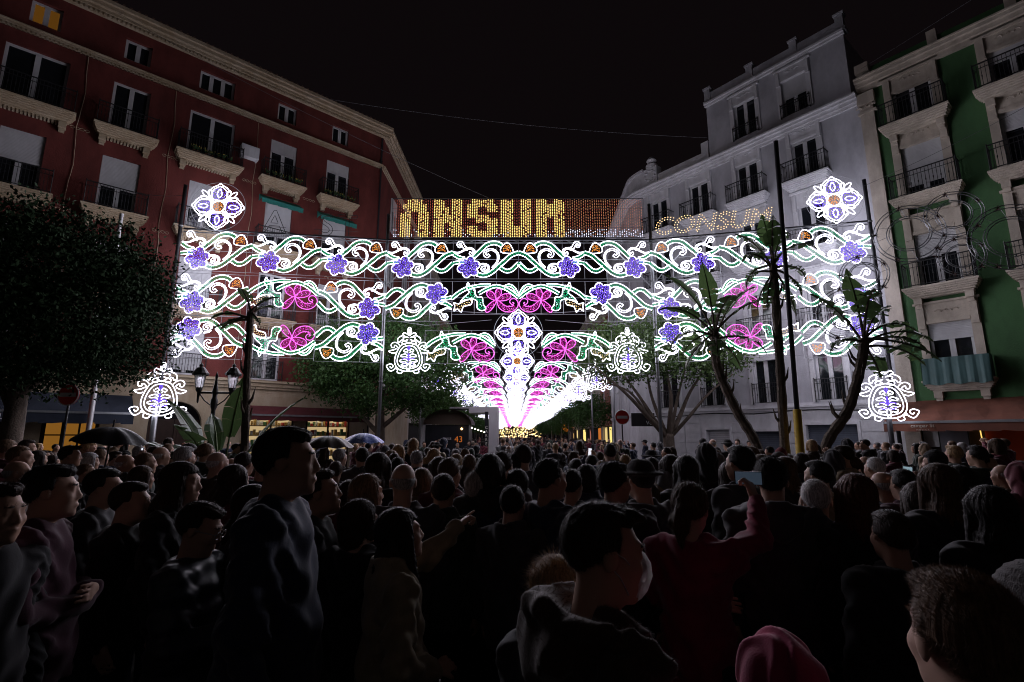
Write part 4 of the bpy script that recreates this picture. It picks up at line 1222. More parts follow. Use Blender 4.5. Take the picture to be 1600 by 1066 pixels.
# ---------------------------------------------------------------- trees
def leaves_mesh(name, centers, n_per, spread, ll, lw, m, seed):
    rg = np.random.default_rng(seed)
    C = np.repeat(np.asarray(centers), n_per, 0)
    P = C + rg.normal(0, 1, C.shape) * np.asarray(spread)
    n = len(P)
    d = rg.normal(0, 1, (n, 3)); d[:, 2] -= .35; d /= np.linalg.norm(d, axis=1)[:, None]
    s = np.cross(d, rg.normal(0, 1, (n, 3))); s /= np.maximum(np.linalg.norm(s, axis=1), 1e-6)[:, None]
    k = rg.uniform(.7, 1.25, (n, 1))
    V = np.stack([P, P + d * ll * k * .45 + s * lw * k * .5, P + d * ll * k, P + d * ll * k * .45 - s * lw * k * .5], 1).reshape(-1, 3)
    me = bpy.data.meshes.new(name)
    me.vertices.add(n * 4); me.vertices.foreach_set('co', V.astype(np.float32).ravel())
    me.loops.add(n * 4); me.loops.foreach_set('vertex_index', np.arange(n * 4, dtype=np.int32))
    me.polygons.add(n); me.polygons.foreach_set('loop_start', np.arange(0, n * 4, 4, dtype=np.int32)); me.polygons.foreach_set('loop_total', np.full(n, 4, np.int32))
    me.materials.append(m); me.update(calc_edges=True)
    return me

def clumps(c, r, n, seed, shell=.55, zcut=-.75):
    rg = np.random.default_rng(seed); out = []
    while len(out) < n:
        v = rg.normal(0, 1, 3); v /= np.linalg.norm(v)
        k = shell + (1 - shell) * rg.random() ** .5 if rg.random() < .8 else rg.random()
        k *= 1 + .12 * math.sin(v[0] * 7 + seed) * math.cos(v[2] * 6 + seed)
        if v[2] * k < zcut: continue
        out.append(np.asarray(c) + v * k * np.asarray(r))
    return out

def tree(name, base, trunk_pts, limbs, crown_c, crown_r, ncl, nper, ll, lw, label, seed, m=M_LEAF, spread=.28, tr=.22, group=None, zcut=-.75):
    o = empty(name, base, 0, label, 'tree', group)
    mb = MB(); P = catmull(trunk_pts, 5); n = len(P)
    mb.tube(P, [tr * (1.25 - .6 * i / n) * (1.25 if i == 0 else 1) for i in range(n)], 10)
    for L in limbs:
        Q = catmull(L[0], 5); k = len(Q); mb.tube(Q, [L[1] * (1 - .8 * i / k) for i in range(k)], 8)
    mb.build('trunk', M_BARK, o, smooth=True)
    me = leaves_mesh('crown', clumps(crown_c, crown_r, ncl, seed, zcut=zcut), nper, (spread, spread, spread * .8), ll, lw, m, seed)
    link('crown', me, o)
    return o
# big dark ficus at the left
tree('ficus_tree', (-13.0, 13.4, 0), [(0, 0, 0), (.1, 0, 1.5), (0, .1, 3.6)],
     [([(0, 0, 2.6), (-1.2, .3, 4), (-2.2, .2, 5.6)], .13), ([(0, 0, 2.8), (1.0, .3, 4.2), (1.8, .1, 5.8)], .13), ([(0, 0, 3), (0, .6, 5), (.2, .5, 6.8)], .12)],
     (-.1, 0, 5.35), (3.4, 3.0, 2.7), 900, 80, .12, .065, 'large round dark-leaved ficus tree before the navy awning', 21, M_LEAFD, .30, .26)
# clipped ficus at the street mouth
tree('ficus_tree', (-6.45, 25.2, 0), [(0, 0, 0), (.05, 0, 1.6), (0, 0, 3.2)],
     [([(0, 0, 2.0), (-1.2, 0, 3.2), (-2.4, .2, 4.6)], .13), ([(0, 0, 2.2), (1.3, 0, 3.3), (2.6, .1, 4.4)], .13), ([(0, 0, 2.6), (.2, .4, 4.4), (.1, .3, 6)], .11)],
     (.05, -.2, 5.3), (4.2, 2.2, 2.45), 420, 70, .17, .085, 'dense clipped ficus tree at the left of the street mouth', 22, M_LEAF, .30, .27, zcut=-.85)
# open vase-shaped ficus at the right
lim = []
for k, (dx, dz, w) in enumerate([(-3.3, 5.0, .15), (-2.3, 5.3, .13), (-1.0, 5.4, .13), (.1, 5.6, .15), (1.0, 5.5, .12), (2.2, 5.2, .14), (3.0, 4.7, .1), (-2.8, 4.4, .1)]):
    lim.append(([(0, 0, 1.75), (dx * .28, (k % 3 - 1) * .3, 2.7), (dx * .6, (k % 3 - 1) * .5, 3.8 + .1 * k % .3), (dx, (k % 2 - .5) * .8, dz)], w))
tree('ficus_tree', (7.15, 23.8, 0), [(0, 0, 0), (-.05, 0, .9), (0, 0, 2.0)], lim, (-.3, 0, 5.7), (3.8, 1.8, 1.7), 380, 46, .17, .085,
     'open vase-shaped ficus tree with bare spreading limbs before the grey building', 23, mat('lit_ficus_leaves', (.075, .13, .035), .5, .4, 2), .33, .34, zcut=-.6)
# trees down the street, alike
proto = None
for sg, x in ((-1, -5.2), (1, 6.7)):
    for k in range(6):
        y = 34.5 + 14 * k + (9 if sg > 0 else 0)
        if proto is None:
            proto = tree('street_tree', (x, y, 0), [(0, 0, 0), (.03, 0, 1.4), (0, 0, 2.6)], [([(0, 0, 2), (-.7, 0, 3), (-1.2, 0, 3.8)], .07), ([(0, 0, 2.1), (.7, .2, 3), (1.2, 0, 3.9)], .07)],
                         (0, 0, 3.7), (1.7, 1.7, 1.35), 120, 45, .17, .09, 'first small round street tree from the street mouth, red-building side', 31, M_LEAF, .24, .12, 'street trees under the tunnel of lights')
            o = proto
        else:
            o = copy_tree(proto); o.location = (x, y, 0); o.rotation_euler.z = k * 1.3 + sg; s_ = rnd.uniform(.9, 1.12); o.scale = (s_, s_, s_)
            o['label'] = '%s small round street tree from the street mouth, %s-building side' % (ORD[k], 'red' if sg < 0 else 'grey')

# ---------------------------------------------------------------- paddle-leaf palms
def paddle(mb, base, az, elev, L, W, droop, torn, seed, stalk=.35, stalk_mi=1):
    rg = random.Random(seed)
    n = 32
    p = Vector(base); e = elev; pts = []
    for i in range(n + 1):
        pts.append(p.copy())
        e -= droop / n * (0.4 + 1.2 * i / n)
        p = p + Vector((math.cos(az) * math.cos(e), math.sin(az) * math.cos(e), math.sin(e))) * (L / n)
    ns = int(n * stalk)
    mb.tube(pts, [.035 * (1 - .8 * i / n) + .004 for i in range(n + 1)], 5, stalk_mi)
    side = Vector((-math.sin(az), math.cos(az), 0))
    for sg in (-1, 1):
        i = ns
        while i < n:
            step = 1 if rg.random() < torn else min(n - i, rg.randint(3, 6))
            j = min(n, i + step)
            gap = rg.uniform(.25, .7) if rg.random() < torn else .03
            def edge(t, shr):
                k = (t - ns) / (n - ns)
                w = W / 2 * max(.03, math.sin(math.pi * min(1, (.08 + .92 * k)) ** .8)) * shr
                q = int(min(n, max(0, t))); a = pts[q] if q >= n else pts[q].lerp(pts[q + 1], t - q)
                up = Vector((0, 0, 1))
                return a, a + side * sg * w * .92 + up * w * (.25 - 1.0 * torn * rg.random())
            a0, b0 = edge(i, 1); a1, b1 = edge(j, 1)
            b1g = b1.lerp(b0, gap)
            m0 = a0.lerp(b0, .5) + Vector((0, 0, W * .05)); m1 = a1.lerp(b1g, .5) + Vector((0, 0, W * .05))
            mb.add([a0, a1, m1, m0, b1g, b0], [(0, 1, 2, 3), (3, 2, 4, 5)], 0)
            i = j
    return mb

def palm(name, pts, r0, r1, leafs, label, seed, dead=8):
    base = Vector(pts[0])
    o = empty(name, (base.x, base.y, 0), 0, label, 'palm')
    P = [Vector(tuple(q)) - Vector((base.x, base.y, 0)) for q in catmull(pts, 7)]
    mb = MB(); n = len(P); rg = random.Random(seed)
    mb.tube(P, [(r0 + (r1 - r0) * i / n) * (1 + .16 * (i % 2)) for i in range(n)], 9)
    top = P[-1]
    for k in range(dead):          # old leaf bases hugging the stem
        q = P[max(1, int(n * rg.uniform(.45, 1)) - 1)]; a = rg.uniform(0, 6.3)
        mb.tube([q, q + Vector((math.cos(a) * .16, math.sin(a) * .16, .22)), q + Vector((math.cos(a) * .22, math.sin(a) * .22, .5))], [.05, .035, .008], 5)
    mb.build('trunk', M_PTRUNK, o)
    for k, (az, el, L, W, dr, torn) in enumerate(leafs):
        lm = MB(); paddle(lm, top - Vector((0, 0, .1 * (k % 3))), math.radians(az), math.radians(el), L, W, math.radians(dr), torn, seed * 100 + k)
        lm.build('leaf', [M_PADDLE, M_PTRUNK], o)
    return o
lr = random.Random(4)
p0, p1 = at(1226, 700, 14), at(1208, 415, 14)
palm('paddle_palm', [(p0.x, 14, 0), (p0.x, 14, 1.5), (at(1218, 560, 14).x, 14, at(1218, 560, 14).z), (p1.x, 14, p1.z)], .125, .10,
     [(95, 86, 1.7, .70, 15, .4), (30, 76, 1.6, .6, 50, .5), (170, 74, 1.6, .6, 55, .5), (250, 74, 1.5, .55, 50, .5), (60, 64, 1.5, .5, 110, .6), (200, 58, 1.4, .5, 125, .6), (330, 62, 1.4, .5, 120, .6), (0, 25, 1.2, .42, 125, .75), (180, 15, 1.1, .42, 110, .75), (120, 20, 1.2, .4, 120, .75), (300, -30, 1.3, .4, 60, .8), (220, -45, 1.4, .38, 45, .8), (70, -45, 1.3, .38, 45, .8), (10, -55, 1.5, .36, 30, .8), (150, -50, 1.2, .36, 35, .8)],
     'tall paddle-leaf palm with upright trunk beside the yellow-footed pole', 5, 14)
p0, p1 = at(1183, 700, 15), at(1098, 585, 15)
palm('paddle_palm', [(p0.x, 15, 0), (p0.x + .02, 15, 1.5), (at(1150, 640, 15).x, 15, at(1150, 640, 15).z), (at(1120, 570, 15).x, 15, at(1120, 570, 15).z), (at(1117, 520, 15).x, 15, at(1117, 520, 15).z)], .13, .12,
     [(100, 86, 2.4, 0.70, 15, 0.12), (175, 72, 2.5, 0.70, 45, 0.12), (15, 68, 2.4, 0.64, 50, 0.16), (350, 52, 2.4, 0.58, 70, 0.68), (195, 50, 2.1, 0.70, 75, 0.32), (60, 60, 2.1, 0.64, 60, 0.32), (270, 55, 1.9, 0.64, 80, 0.40), (190, 20, 1.7, 0.58, 90, 0.56), (340, 15, 1.6, 0.58, 90, 0.56), (120, 5, 1.5, 0.58, 70, 0.68), (250, -20, 1.4, 0.58, 40, 0.72), (30, -15, 1.5, 0.58, 60, 0.72), (200, -30, 1.7, 0.52, 40, 0.48)],
     'paddle-leaf palm with long torn leaves on a stem leaning left before the grey building', 6, 12)
p0 = at(1288, 705, 13); q1, q2, q3 = at(1325, 640, 13), at(1345, 570, 13), at(1350, 530, 13)
palm('paddle_palm', [(p0.x, 13, 0), (p0.x, 13, 1.5), (q1.x, 13, q1.z), (q2.x, 13, q2.z), (q3.x, 13, q3.z)], .12, .11,
     [(100, 88, 2.0, 0.81, 15, 0.36), (20, 66, 1.7, 0.70, 60, 0.56), (160, 70, 1.9, 0.70, 40, 0.48), (250, 62, 1.7, 0.70, 60, 0.56), (355, 30, 1.8, 0.58, 75, 0.72), (10, 8, 1.9, 0.58, 55, 0.76), (330, -5, 1.7, 0.58, 50, 0.76), (190, 20, 1.2, 0.58, 90, 0.72), (60, 35, 1.7, 0.58, 80, 0.68), (0, 45, 1.6, 0.58, 95, 0.72), (300, 15, 1.5, 0.58, 80, 0.72), (40, -20, 1.3, 0.58, 40, 0.76)],
     'paddle-leaf palm with shaggy crown on a stem leaning right toward the green building', 7, 10)
p0, p1 = at(380, 700, 13), at(392, 488, 13)
palm('paddle_palm', [(p0.x, 13, 0), (p0.x + .03, 13, 1.6), (at(386, 590, 13).x, 13, at(386, 590, 13).z), (p1.x, 13, p1.z)], .095, .075,
     [(150, 66, 1.0, 0.49, 40, 0.16), (60, 55, .8, 0.46, 70, 0.16), (185, 30, 1.1, 0.34, 80, 0.40), (20, 60, .8, 0.41, 60, 0.24), (200, -15, 1.0, 0.29, 30, 0.64), (175, 5, .9, 0.29, 60, 0.56), (330, -30, .6, 0.23, 30, 0.64)],
     'slim banana-like plant with bare dark stem before the red building', 8, 8)
c = empty('paddle_leaf_shrub', (at(350, 690, 12.6).x, 12.6, 0), 0, 'low clump of broad green paddle leaves beside the double lantern post', 'plant')
for k, (az, el, L, W, dr, torn) in enumerate([(100, 82, 3.5, .62, 20, .03), (172, 74, 3.2, .7, 40, .05), (160, 62, 3.0, .7, 75, .08), (30, 74, 3.3, .65, 40, .05), (200, 66, 2.9, .6, 70, .1), (5, 60, 2.9, .55, 85, .2), (270, 70, 2.9, .6, 60, .1), (345, 58, 2.8, .4, 90, .4), (185, 52, 2.7, .6, 95, .1), (130, 72, 3.1, .6, 50, .05)]):
    lm = MB(); paddle(lm, (0, 0, .1), math.radians(az), math.radians(el), L, W, math.radians(dr), torn, 900 + k, .5); lm.build('leaf', [M_PADDLE, mat('leaf_stalk', (.10, .14, .05), .6)], c)

# ---------------------------------------------------------------- street furniture
q = at(1247, 690, 13.6)
o = pole('flag_pole', q.x, 13.6, at(1217, 222, 13.6).z, .062, M_DKSTEEL, 'tall dark pole with a yellow foot beside the palm', bands=False, m2=mat('yellow_sleeve', (.50, .33, .03), .55, .2, 4), z2=2.55)
for ch in o.children:
    if ch.name.startswith('base'): ch.name = 'yellow_sleeve'; ch.scale = (1.35, 1.35, 1)
o.rotation_euler = (0, math.radians(1.3), 0)
pole('lamp_column', -13.05, 18.9, 3.4, .1, M_STEEL, 'grey lamp column under the lit medallion beside the arched doorway', 'lamp post', bands=False)
pole('lamp_column', 13.8, 18.95, 3.3, .09, M_DKSTEEL, 'dark lamp column under the lit medallion beside the brick red awning', 'lamp post', bands=False)
q = at(150, 590, 15); pole('white_post', q.x, 15, q.z, .06, M_WHITEP, 'plain white-painted post under the dark ficus tree', bands=False)
q = at(190, 335, 19); pole('pale_mast', q.x, 19, q.z, .07, M_WHITEP, 'short pale mast rising over the dark ficus crown', bands=False)

def no_entry(x, y, z, r, label, rz=0.0):
    o = empty('no_entry_sign', (x, y, 0), rz, label, 'sign', 'no entry signs')
    mb = MB(); mb.tube([(0, .05, 0), (0, .05, z + r * .8)], .03, 8); mb.build('post', M_DKSTEEL, o)
    d = MB(); n = 28
    ring = [(r * math.cos(2 * math.pi * i / n), r * math.sin(2 * math.pi * i / n)) for i in range(n)]
    d.add([(a, -.01, z + b) for a, b in ring] + [(a, .01, z + b) for a, b in ring], [tuple(range(n)), tuple(range(2 * n - 1, n - 1, -1))] + [(i, (i + 1) % n, n + (i + 1) % n, n + i) for i in range(n)])
    d.build('disc', mat('sign_red', (.60, .028, .03), .4), o)
    e = MB(); e.flat([(a * .96, z + b * .96) for a, b in ring], .016, True); e.build('rim', M_WHITEP, o, loc=(0, -.008, 0))
    b = MB(); b.box2((-r * .72, -.018, z - r * .19), (r * .72, -.012, z + r * .19)); b.build('bar', M_WHITEP, o)
    return o
q = at(107, 617, 14.2); no_entry(q.x, 14.2, q.z, .30, 'round red no entry sign on a post under the dark ficus tree')
q = at(972, 652, 21.0); no_entry(q.x, 21.0, q.z, .30, 'round red no entry sign on a post beside the street mouth')

# double lantern post
q = at(328, 690, 16.5)
lp = empty('lantern_post', (q.x, 16.5, 0), .12, 'black cast-iron lamp post with two lanterns before the red building', 'lamp post')
mb = MB(); mb.lathe([(.22, 0), (.22, .1), (.15, .2), (.17, .5), (.09, .7), (.11, .9), (.075, 1.1), (.065, 2.7), (.1, 2.8), (.11, 3.0), (.07, 3.1), (.09, 3.3), (.05, 3.5), (.035, 3.7), (.05, 3.78), (.0, 3.95)], 12); mb.build('post', M_IRON, lp, smooth=True)
mb = MB(); mb.tube([(-.5, 0, 3.25), (.5, 0, 3.25)], .035, 8)
for sg in (-1, 1): mb.tube([(sg * .1, 0, 2.85), (sg * .3, 0, 3.0), (sg * .48, 0, 3.24)], .02, 6)
mb.build('cross_arm', M_IRON, lp)
for sg in (-1, 1):
    L = MB(); L.lathe([(.0, -.35), (.03, -.3), (.05, 0), (.1, .08), (.11, .16), (.0, .17)], 8)
    for k in range(4):
        a = k * math.pi / 2 + math.pi / 4; L.tube([(.105 * math.cos(a), .105 * math.sin(a), .16), (.175 * math.cos(a), .175 * math.sin(a), .58)], .011, 4)
    L.lathe([(.24, .56), (.25, .62), (.20, .68), (.12, .80), (.05, .84), (.06, .9), (0, .96)], 12)
    lo = L.build('lantern', M_IRON, lp, loc=(sg * .5, 0, 3.25))
    g_ = MB(); g_.lathe([(.10, .17), (.165, .57)], 4); g_.build('glass', mat('milky_glass', (.8, .8, .85), .35, trans=.85), lo, rz=0)

# kiosk
q = at(715, 690, 26)
kq = empty('food_kiosk', (q.x, 26, 0), 0, 'dark food kiosk with arched canopy and white box at the street mouth', 'kiosk')
M_KD = mat('kiosk_dark', (.02, .022, .028), .5, .3, 3); M_KW = mat('kiosk_white', (.55, .55, .57), .5, .1, 3)
mb = MB(); mb.box2((-1.6, 0, 0), (.55, 2.2, 2.45)); mb.build('body', M_KD, kq)
mb = MB(); n = 14
for i in range(n):
    t0, t1 = math.pi * i / n, math.pi * (i + 1) / n
    a, b = (-.5 - 1.2 * math.cos(t0), 2.46 + .75 * math.sin(t0)), (-.5 - 1.2 * math.cos(t1), 2.46 + .75 * math.sin(t1))
    mb.add([(a[0], -.35, a[1]), (b[0], -.35, b[1]), (b[0], 2.2, b[1]), (a[0], 2.2, a[1])], [(0, 1, 2, 3)])
    mb.add([(a[0], -.05, a[1]), (b[0], -.05, b[1]), (b[0], -.05, 2.46), (a[0], -.05, 2.46)], [(0, 1, 2, 3)])
mb.build('canopy', mat('canopy_brown', (.10, .075, .055), .7), kq)
mb = MB(); mb.box2((.55, -.1, 3.05), (2.0, 2.4, 3.35)); mb.box2((-.5, .3, 3.28), (.55, 2.4, 3.36)); mb.box2((1.55, -.1, 0), (2.0, 2.4, 3.05)); mb.box2((-1.85, 0, 0), (-1.63, 2.2, 2.8)); mb.build('white_frame', M_KW, kq)
mb = MB(); mb.box2((1.35, -.14, 0), (1.53, -.02, 3.1)); sp = mb.build('sign_post', M_KD, kq)
for i, ch in enumerate('CARRETES'):
    o = link('lettering', text_mesh(ch, .2, mat('pale_letter', (.75, .75, .65), .6)), sp, (1.44, -.15, 2.25 - i * .2)); o.rotation_euler = (math.pi / 2, 0, 0)
mb = MB(); mb.lathe([(.0, -.07), (.07, 0), (0, .07)], 8, (.2, -.06, 2.25)); mb.build('lamp', emit('kiosk_lamp', (1, .6, .25), 5), kq)
mb = MB()
for k in range(5): mb.lathe([(.0, -.04), (.05, 0), (0, .05)], 6, (.7 + .14 * k, .1 + .3 * k, 2.3 - .05 * k))
mb.build('lamp', emit('kiosk_spot', (1, .92, .8), 5), kq)
o = link('emblem', text_mesh('43', .42, emit('kiosk_orange', (1, .28, .05), .35)), kq, (.05, -.02, 1.6)); o.rotation_euler = (math.pi / 2, 0, 0)
o = link('lettering', text_mesh('ness', .22, M_KW), kq, (-.5, -.02, 1.72)); o.rotation_euler = (math.pi / 2, 0, 0)
# cafe sign boards on the right
q = at(1005, 663, 24.5)
mb = MB(); mb.box2((-.55, 0, 0), (.55, .05, .62)); o = mb.build('shop_sign', mat('dark_sign', (.02, .018, .02), .5), None, loc=(q.x, 24.5, q.z - .1)); tag(o, 'dark rectangular shop sign projecting beside the vase-shaped ficus', 'sign')
l_ = link('lettering', text_mesh('V8', .26, M_WHITEP), o, (.28, -.01, .08)); l_.rotation_euler = (math.pi / 2, 0, 0)
q = at(885, 668, 80)
mb = MB(); mb.lathe([(.0, -.06), (.6, -.06), (.6, .06), (0, .06)], 20); mb.box2((.6, -.04, -.03), (1.0, .04, .03)); o = mb.build('round_sign', emit('orange_sign', (1, .26, .03), 1.3), None, loc=(q.x, 80, q.z)); o.rotation_euler = (math.pi / 2, 0, 0); tag(o, 'round glowing orange shop sign down the right side of the street', 'sign')

# umbrellas
def umbrella(u, v, Y, R, m, label, tilt=(0, 0)):
    q = at(u, v, Y)
    o = empty('umbrella', (q.x, Y, q.z), 0, label, 'umbrella', 'open umbrellas over the crowd'); o.rotation_euler = (tilt[0], tilt[1], .3)
    mb = MB(); n, rr = 8, 6; V = []
    H_ = R * .42
    V.append((0, 0, 0))
    for i in range(1, rr + 1):
        k = i / rr
        for j in range(n * 4):
            a = 2 * math.pi * j / (n * 4); sag = math.cos(a * n) * .5 + .5
            r_ = R * k * (1 - .06 * (1 - sag) * k); V.append((r_ * math.cos(a), r_ * math.sin(a), -H_ * k ** 2.1 - .03 * (1 - sag) * k))
    N = n * 4; Fs = [(0, 1 + j, 1 + (j + 1) % N) for j in range(N)]
    for i in range(rr - 1):
        for j in range(N): Fs.append((1 + i * N + j, 1 + (i + 1) * N + j, 1 + (i + 1) * N + (j + 1) % N, 1 + i * N + (j + 1) % N))
    mb.add(V, Fs); mb.build('canopy', m, o, smooth=True)
    for j in range(n):
        a = 2 * math.pi * j / n; rb = MB(); rb.tube([(R * k * math.cos(a), R * k * math.sin(a), -H_ * k ** 2.1 - .012) for k in (0, .3, .6, .85, 1)], .006, 4); rb.build('rib', M_STEEL, o)
    sh = MB(); sh.tube([(0, 0, .09), (0, 0, -.75)], .01, 6); sh.tube([(0, 0, -.75), (0, .02, -.84), (.05, .02, -.87)], .018, 6); sh.build('shaft', M_DKSTEEL, o)
umbrella(177, 667, 6.4, .41, mat('black_umbrella', (.012, .011, .014), .5), 'black open umbrella above the crowd near the grey lamp column', (.05, .08))
umbrella(513, 681, 9.0, .44, mat('brown_umbrella', (.055, .038, .036), .55), 'brown open umbrella behind the tall man')
umbrella(568, 677, 11.5, .46, mat('blue_umbrella', (.03, .08, .50), .5, .75, 22, col2=(.3, .4, .75)), 'blue speckled open umbrella before the ficus trunk')
umbrella(492, 685, 10.5, .42, mat('pale_umbrella', (.22, .22, .25), .5), 'pale grey open umbrella partly hidden behind the brown one')
# ---------------------------------------------------------------- people: distance-field figures
def smin(a, b, k):
    h = np.clip(.5 + .5 * (b - a) / k, 0, 1)
    return b * (1 - h) + a * h - k * h * (1 - h)
def smax(a, b, k): return -smin(-a, -b, k)
def cap(P, a, b, ra, rb):
    a = np.asarray(a, float); b = np.asarray(b, float); d = b - a
    t = np.clip(((P - a) @ d) / max(d @ d, 1e-9), 0, 1)
    return np.linalg.norm(P - a - t[:, None] * d, axis=1) - (ra + (rb - ra) * t)
def ell(P, c, r):
    q = P - np.asarray(c, float); r = np.asarray(r, float)
    k0 = np.linalg.norm(q / r, axis=1); k1 = np.linalg.norm(q / (r * r), axis=1)
    return k0 * (k0 - 1) / np.maximum(k1, 1e-6)

def nets(f, lo, hi, res):
    lo = np.asarray(lo, float); hi = np.asarray(hi, float)
    S = 4
    nc = np.ceil((hi - lo) / (res * S)).astype(int) + 1
    n = nc * S
    ax = [lo[i] + np.arange(n[i]) * res for i in range(3)]
    cx = [lo[i] + (np.arange(nc[i]) * S + 1.5) * res for i in range(3)]
    G = np.stack(np.meshgrid(*cx, indexing='ij'), -1).reshape(-1, 3)
    D = f(G).reshape(nc)
    act = np.abs(D) < res * S * 1.35
    Fd = np.repeat(np.repeat(np.repeat(D, S, 0), S, 1), S, 2)
    A = np.repeat(np.repeat(np.repeat(act, S, 0), S, 1), S, 2)
    idx = np.argwhere(A)
    Fd[A] = f(lo + idx * res)
    I = Fd < 0
    c = [I[i:n[0] - 1 + i, j:n[1] - 1 + j, k:n[2] - 1 + k] for i in (0, 1) for j in (0, 1) for k in (0, 1)]
    s = sum(x.astype(np.int8) for x in c)
    cells = np.argwhere((s > 0) & (s < 8))
    vid = -np.ones(s.shape, int); vid[tuple(cells.T)] = np.arange(len(cells))
    acc = np.zeros((len(cells), 3)); cnt = np.zeros(len(cells))
    corners = [np.array((i, j, k)) for i in (0, 1) for j in (0, 1) for k in (0, 1)]
    vals = [Fd[tuple((cells + o).T)] for o in corners]
    for a in range(8):
        for b in range(a + 1, 8):
            if np.abs(corners[a] - corners[b]).sum() != 1: continue
            m = (vals[a] < 0) != (vals[b] < 0)
            t = np.where(m, vals[a] / np.where(m, vals[a] - vals[b], 1), 0)
            p = corners[a] + t[:, None] * (corners[b] - corners[a])
            acc += p * m[:, None]; cnt += m
    V = lo + (cells + acc / cnt[:, None]) * res
    Q = []
    for axis in range(3):
        sl0 = [slice(None)] * 3; sl1 = [slice(None)] * 3
        sl0[axis] = slice(0, -1); sl1[axis] = slice(1, None)
        e = I[tuple(sl0)] != I[tuple(sl1)]
        w = np.argwhere(e)
        u, v = (axis + 1) % 3, (axis + 2) % 3
        ok = (w[:, u] > 0) & (w[:, v] > 0) & (w[:, u] < s.shape[u]) & (w[:, v] < s.shape[v]) & (w[:, axis] < s.shape[axis])
        w = w[ok]
        du = np.zeros(3, int); du[u] = 1; dv = np.zeros(3, int); dv[v] = 1
        q = np.stack([vid[tuple((w - du - dv).T)], vid[tuple((w - dv).T)], vid[tuple(w.T)], vid[tuple((w - du).T)]], 1)
        fl = ~I[tuple(w.T)]
        q[fl] = q[fl][:, ::-1]
        Q.append(q)
    Q = np.concatenate(Q); Q = Q[(Q >= 0).all(1)]
    return V, Q

def mesh_np(name, V, Q, m, smooth=True):
    me = bpy.data.meshes.new(name); k = Q.shape[1]
    me.vertices.add(len(V)); me.vertices.foreach_set('co', V.astype(np.float32).ravel())
    me.loops.add(Q.size); me.loops.foreach_set('vertex_index', Q.astype(np.int32).ravel())
    me.polygons.add(len(Q)); me.polygons.foreach_set('loop_start', np.arange(0, Q.size, k, dtype=np.int32)); me.polygons.foreach_set('loop_total', np.full(len(Q), k, np.int32))
    if smooth: me.polygons.foreach_set('use_smooth', np.ones(len(Q), bool))
    me.materials.append(m); me.update(calc_edges=True); me.validate()
    return me

HC = np.array((0, .015, 1.632))            # head centre of a 1.75 m person facing +y
def to_head(P, yaw, pitch, hc):
    q = P - hc
    c, s = math.cos(-yaw), math.sin(-yaw); q = np.stack([q[:, 0] * c - q[:, 1] * s, q[:, 0] * s + q[:, 1] * c, q[:, 2]], 1)
    c, s = math.cos(-pitch), math.sin(-pitch); return np.stack([q[:, 0], q[:, 1] * c - q[:, 2] * s, q[:, 1] * s + q[:, 2] * c], 1)

def head_sdf(q, fem=False):
    d = smin(ell(q, (0, -.014, .03), (.074, .095, .086)), ell(q, (0, .03, -.03), (.060, .066, .088)), .03)
    d = smin(d, ell(q, (0, .038, -.078), (.046 if fem else .052, .052, .042)), .03)
    d = smin(d, ell(q, (0, .082, -.104), (.018, .016, .016)), .02)
    d = smin(d, cap(q, (-.034, .082, .028), (.034, .082, .028), .011, .011), .018)
    for sg in (-1, 1):
        d = smin(d, ell(q, (sg * .04, .062, -.026), (.024, .028, .026)), .02)
        d = smax(d, -(np.linalg.norm(q - np.array((sg * .031, .106, .006)), axis=1) - .016), .012)
        d = smin(d, np.linalg.norm(q - np.array((sg * .031, .081, .006)), axis=1) - .0125, .003)
        d = smin(d, ell(q, (sg * .077, -.006, -.004), (.008, .021, .031)), .008)
    d = smin(d, cap(q, (0, .088, .018), (0, .108, -.026), .007, .0115), .014)
    d = smin(d, cap(q, (-.014, .098, -.033), (.014, .098, -.033), .009, .009), .008)
    d = smin(d, ell(q, (0, .095, -.060), (.023, .011, .0055)), .006)
    d = smin(d, ell(q, (0, .094, -.071), (.020, .011, .0065)), .006)
    return d

SH = .185
def rest_arm(sg): return [(sg * SH, -.01, 1.42), (sg * .235, -.03, 1.13), (sg * .24, .05, .88)]
def hand_sdf(P, w, f, nrm, pose, sg):
    f = np.asarray(f, float); f /= np.linalg.norm(f)
    nrm = np.asarray(nrm, float); nrm = nrm - f * (nrm @ f); nrm /= np.linalg.norm(nrm)
    s = np.cross(nrm, f) * sg; w = np.asarray(w, float)
    d = None
    lens = (.078, .086, .08, .062)
    for i in range(4):
        b0 = w + s * (.5 - i / 3) * .03; k0 = w + f * .085 + s * (.5 - i / 3) * .064
        e = cap(P, b0, k0, .016, .0115)
        d = e if d is None else smin(d, e, .012)
    for i in range(4):
        k0 = w + f * .088 + s * (.5 - i / 3) * .064
        curl = {'relaxed': .45, 'grip': 1.15, 'point': 0.05 if i == 0 else 1.55, 'flat': .12}[pose]
        p = k0; a = curl * .6
        for j, fr in enumerate((.45, .32, .23)):
            dirn = f * math.cos(a) + nrm * math.sin(a)
            p2 = p + dirn * lens[i] * fr
            d = smin(d, cap(P, p, p2, .0095 - .0008 * j, .0088 - .0008 * j), .004); p = p2; a += curl
    t0 = w + f * .025 + s * .03; t1 = t0 + f * .035 + s * .026 + nrm * .012; t2 = t1 + f * .03 + s * .004 + nrm * (.02 if pose != 'flat' else .004)
    d = smin(d, cap(P, t0, t1, .014, .011), .01); d = smin(d, cap(P, t1, t2, .0105, .009), .004)
    return d

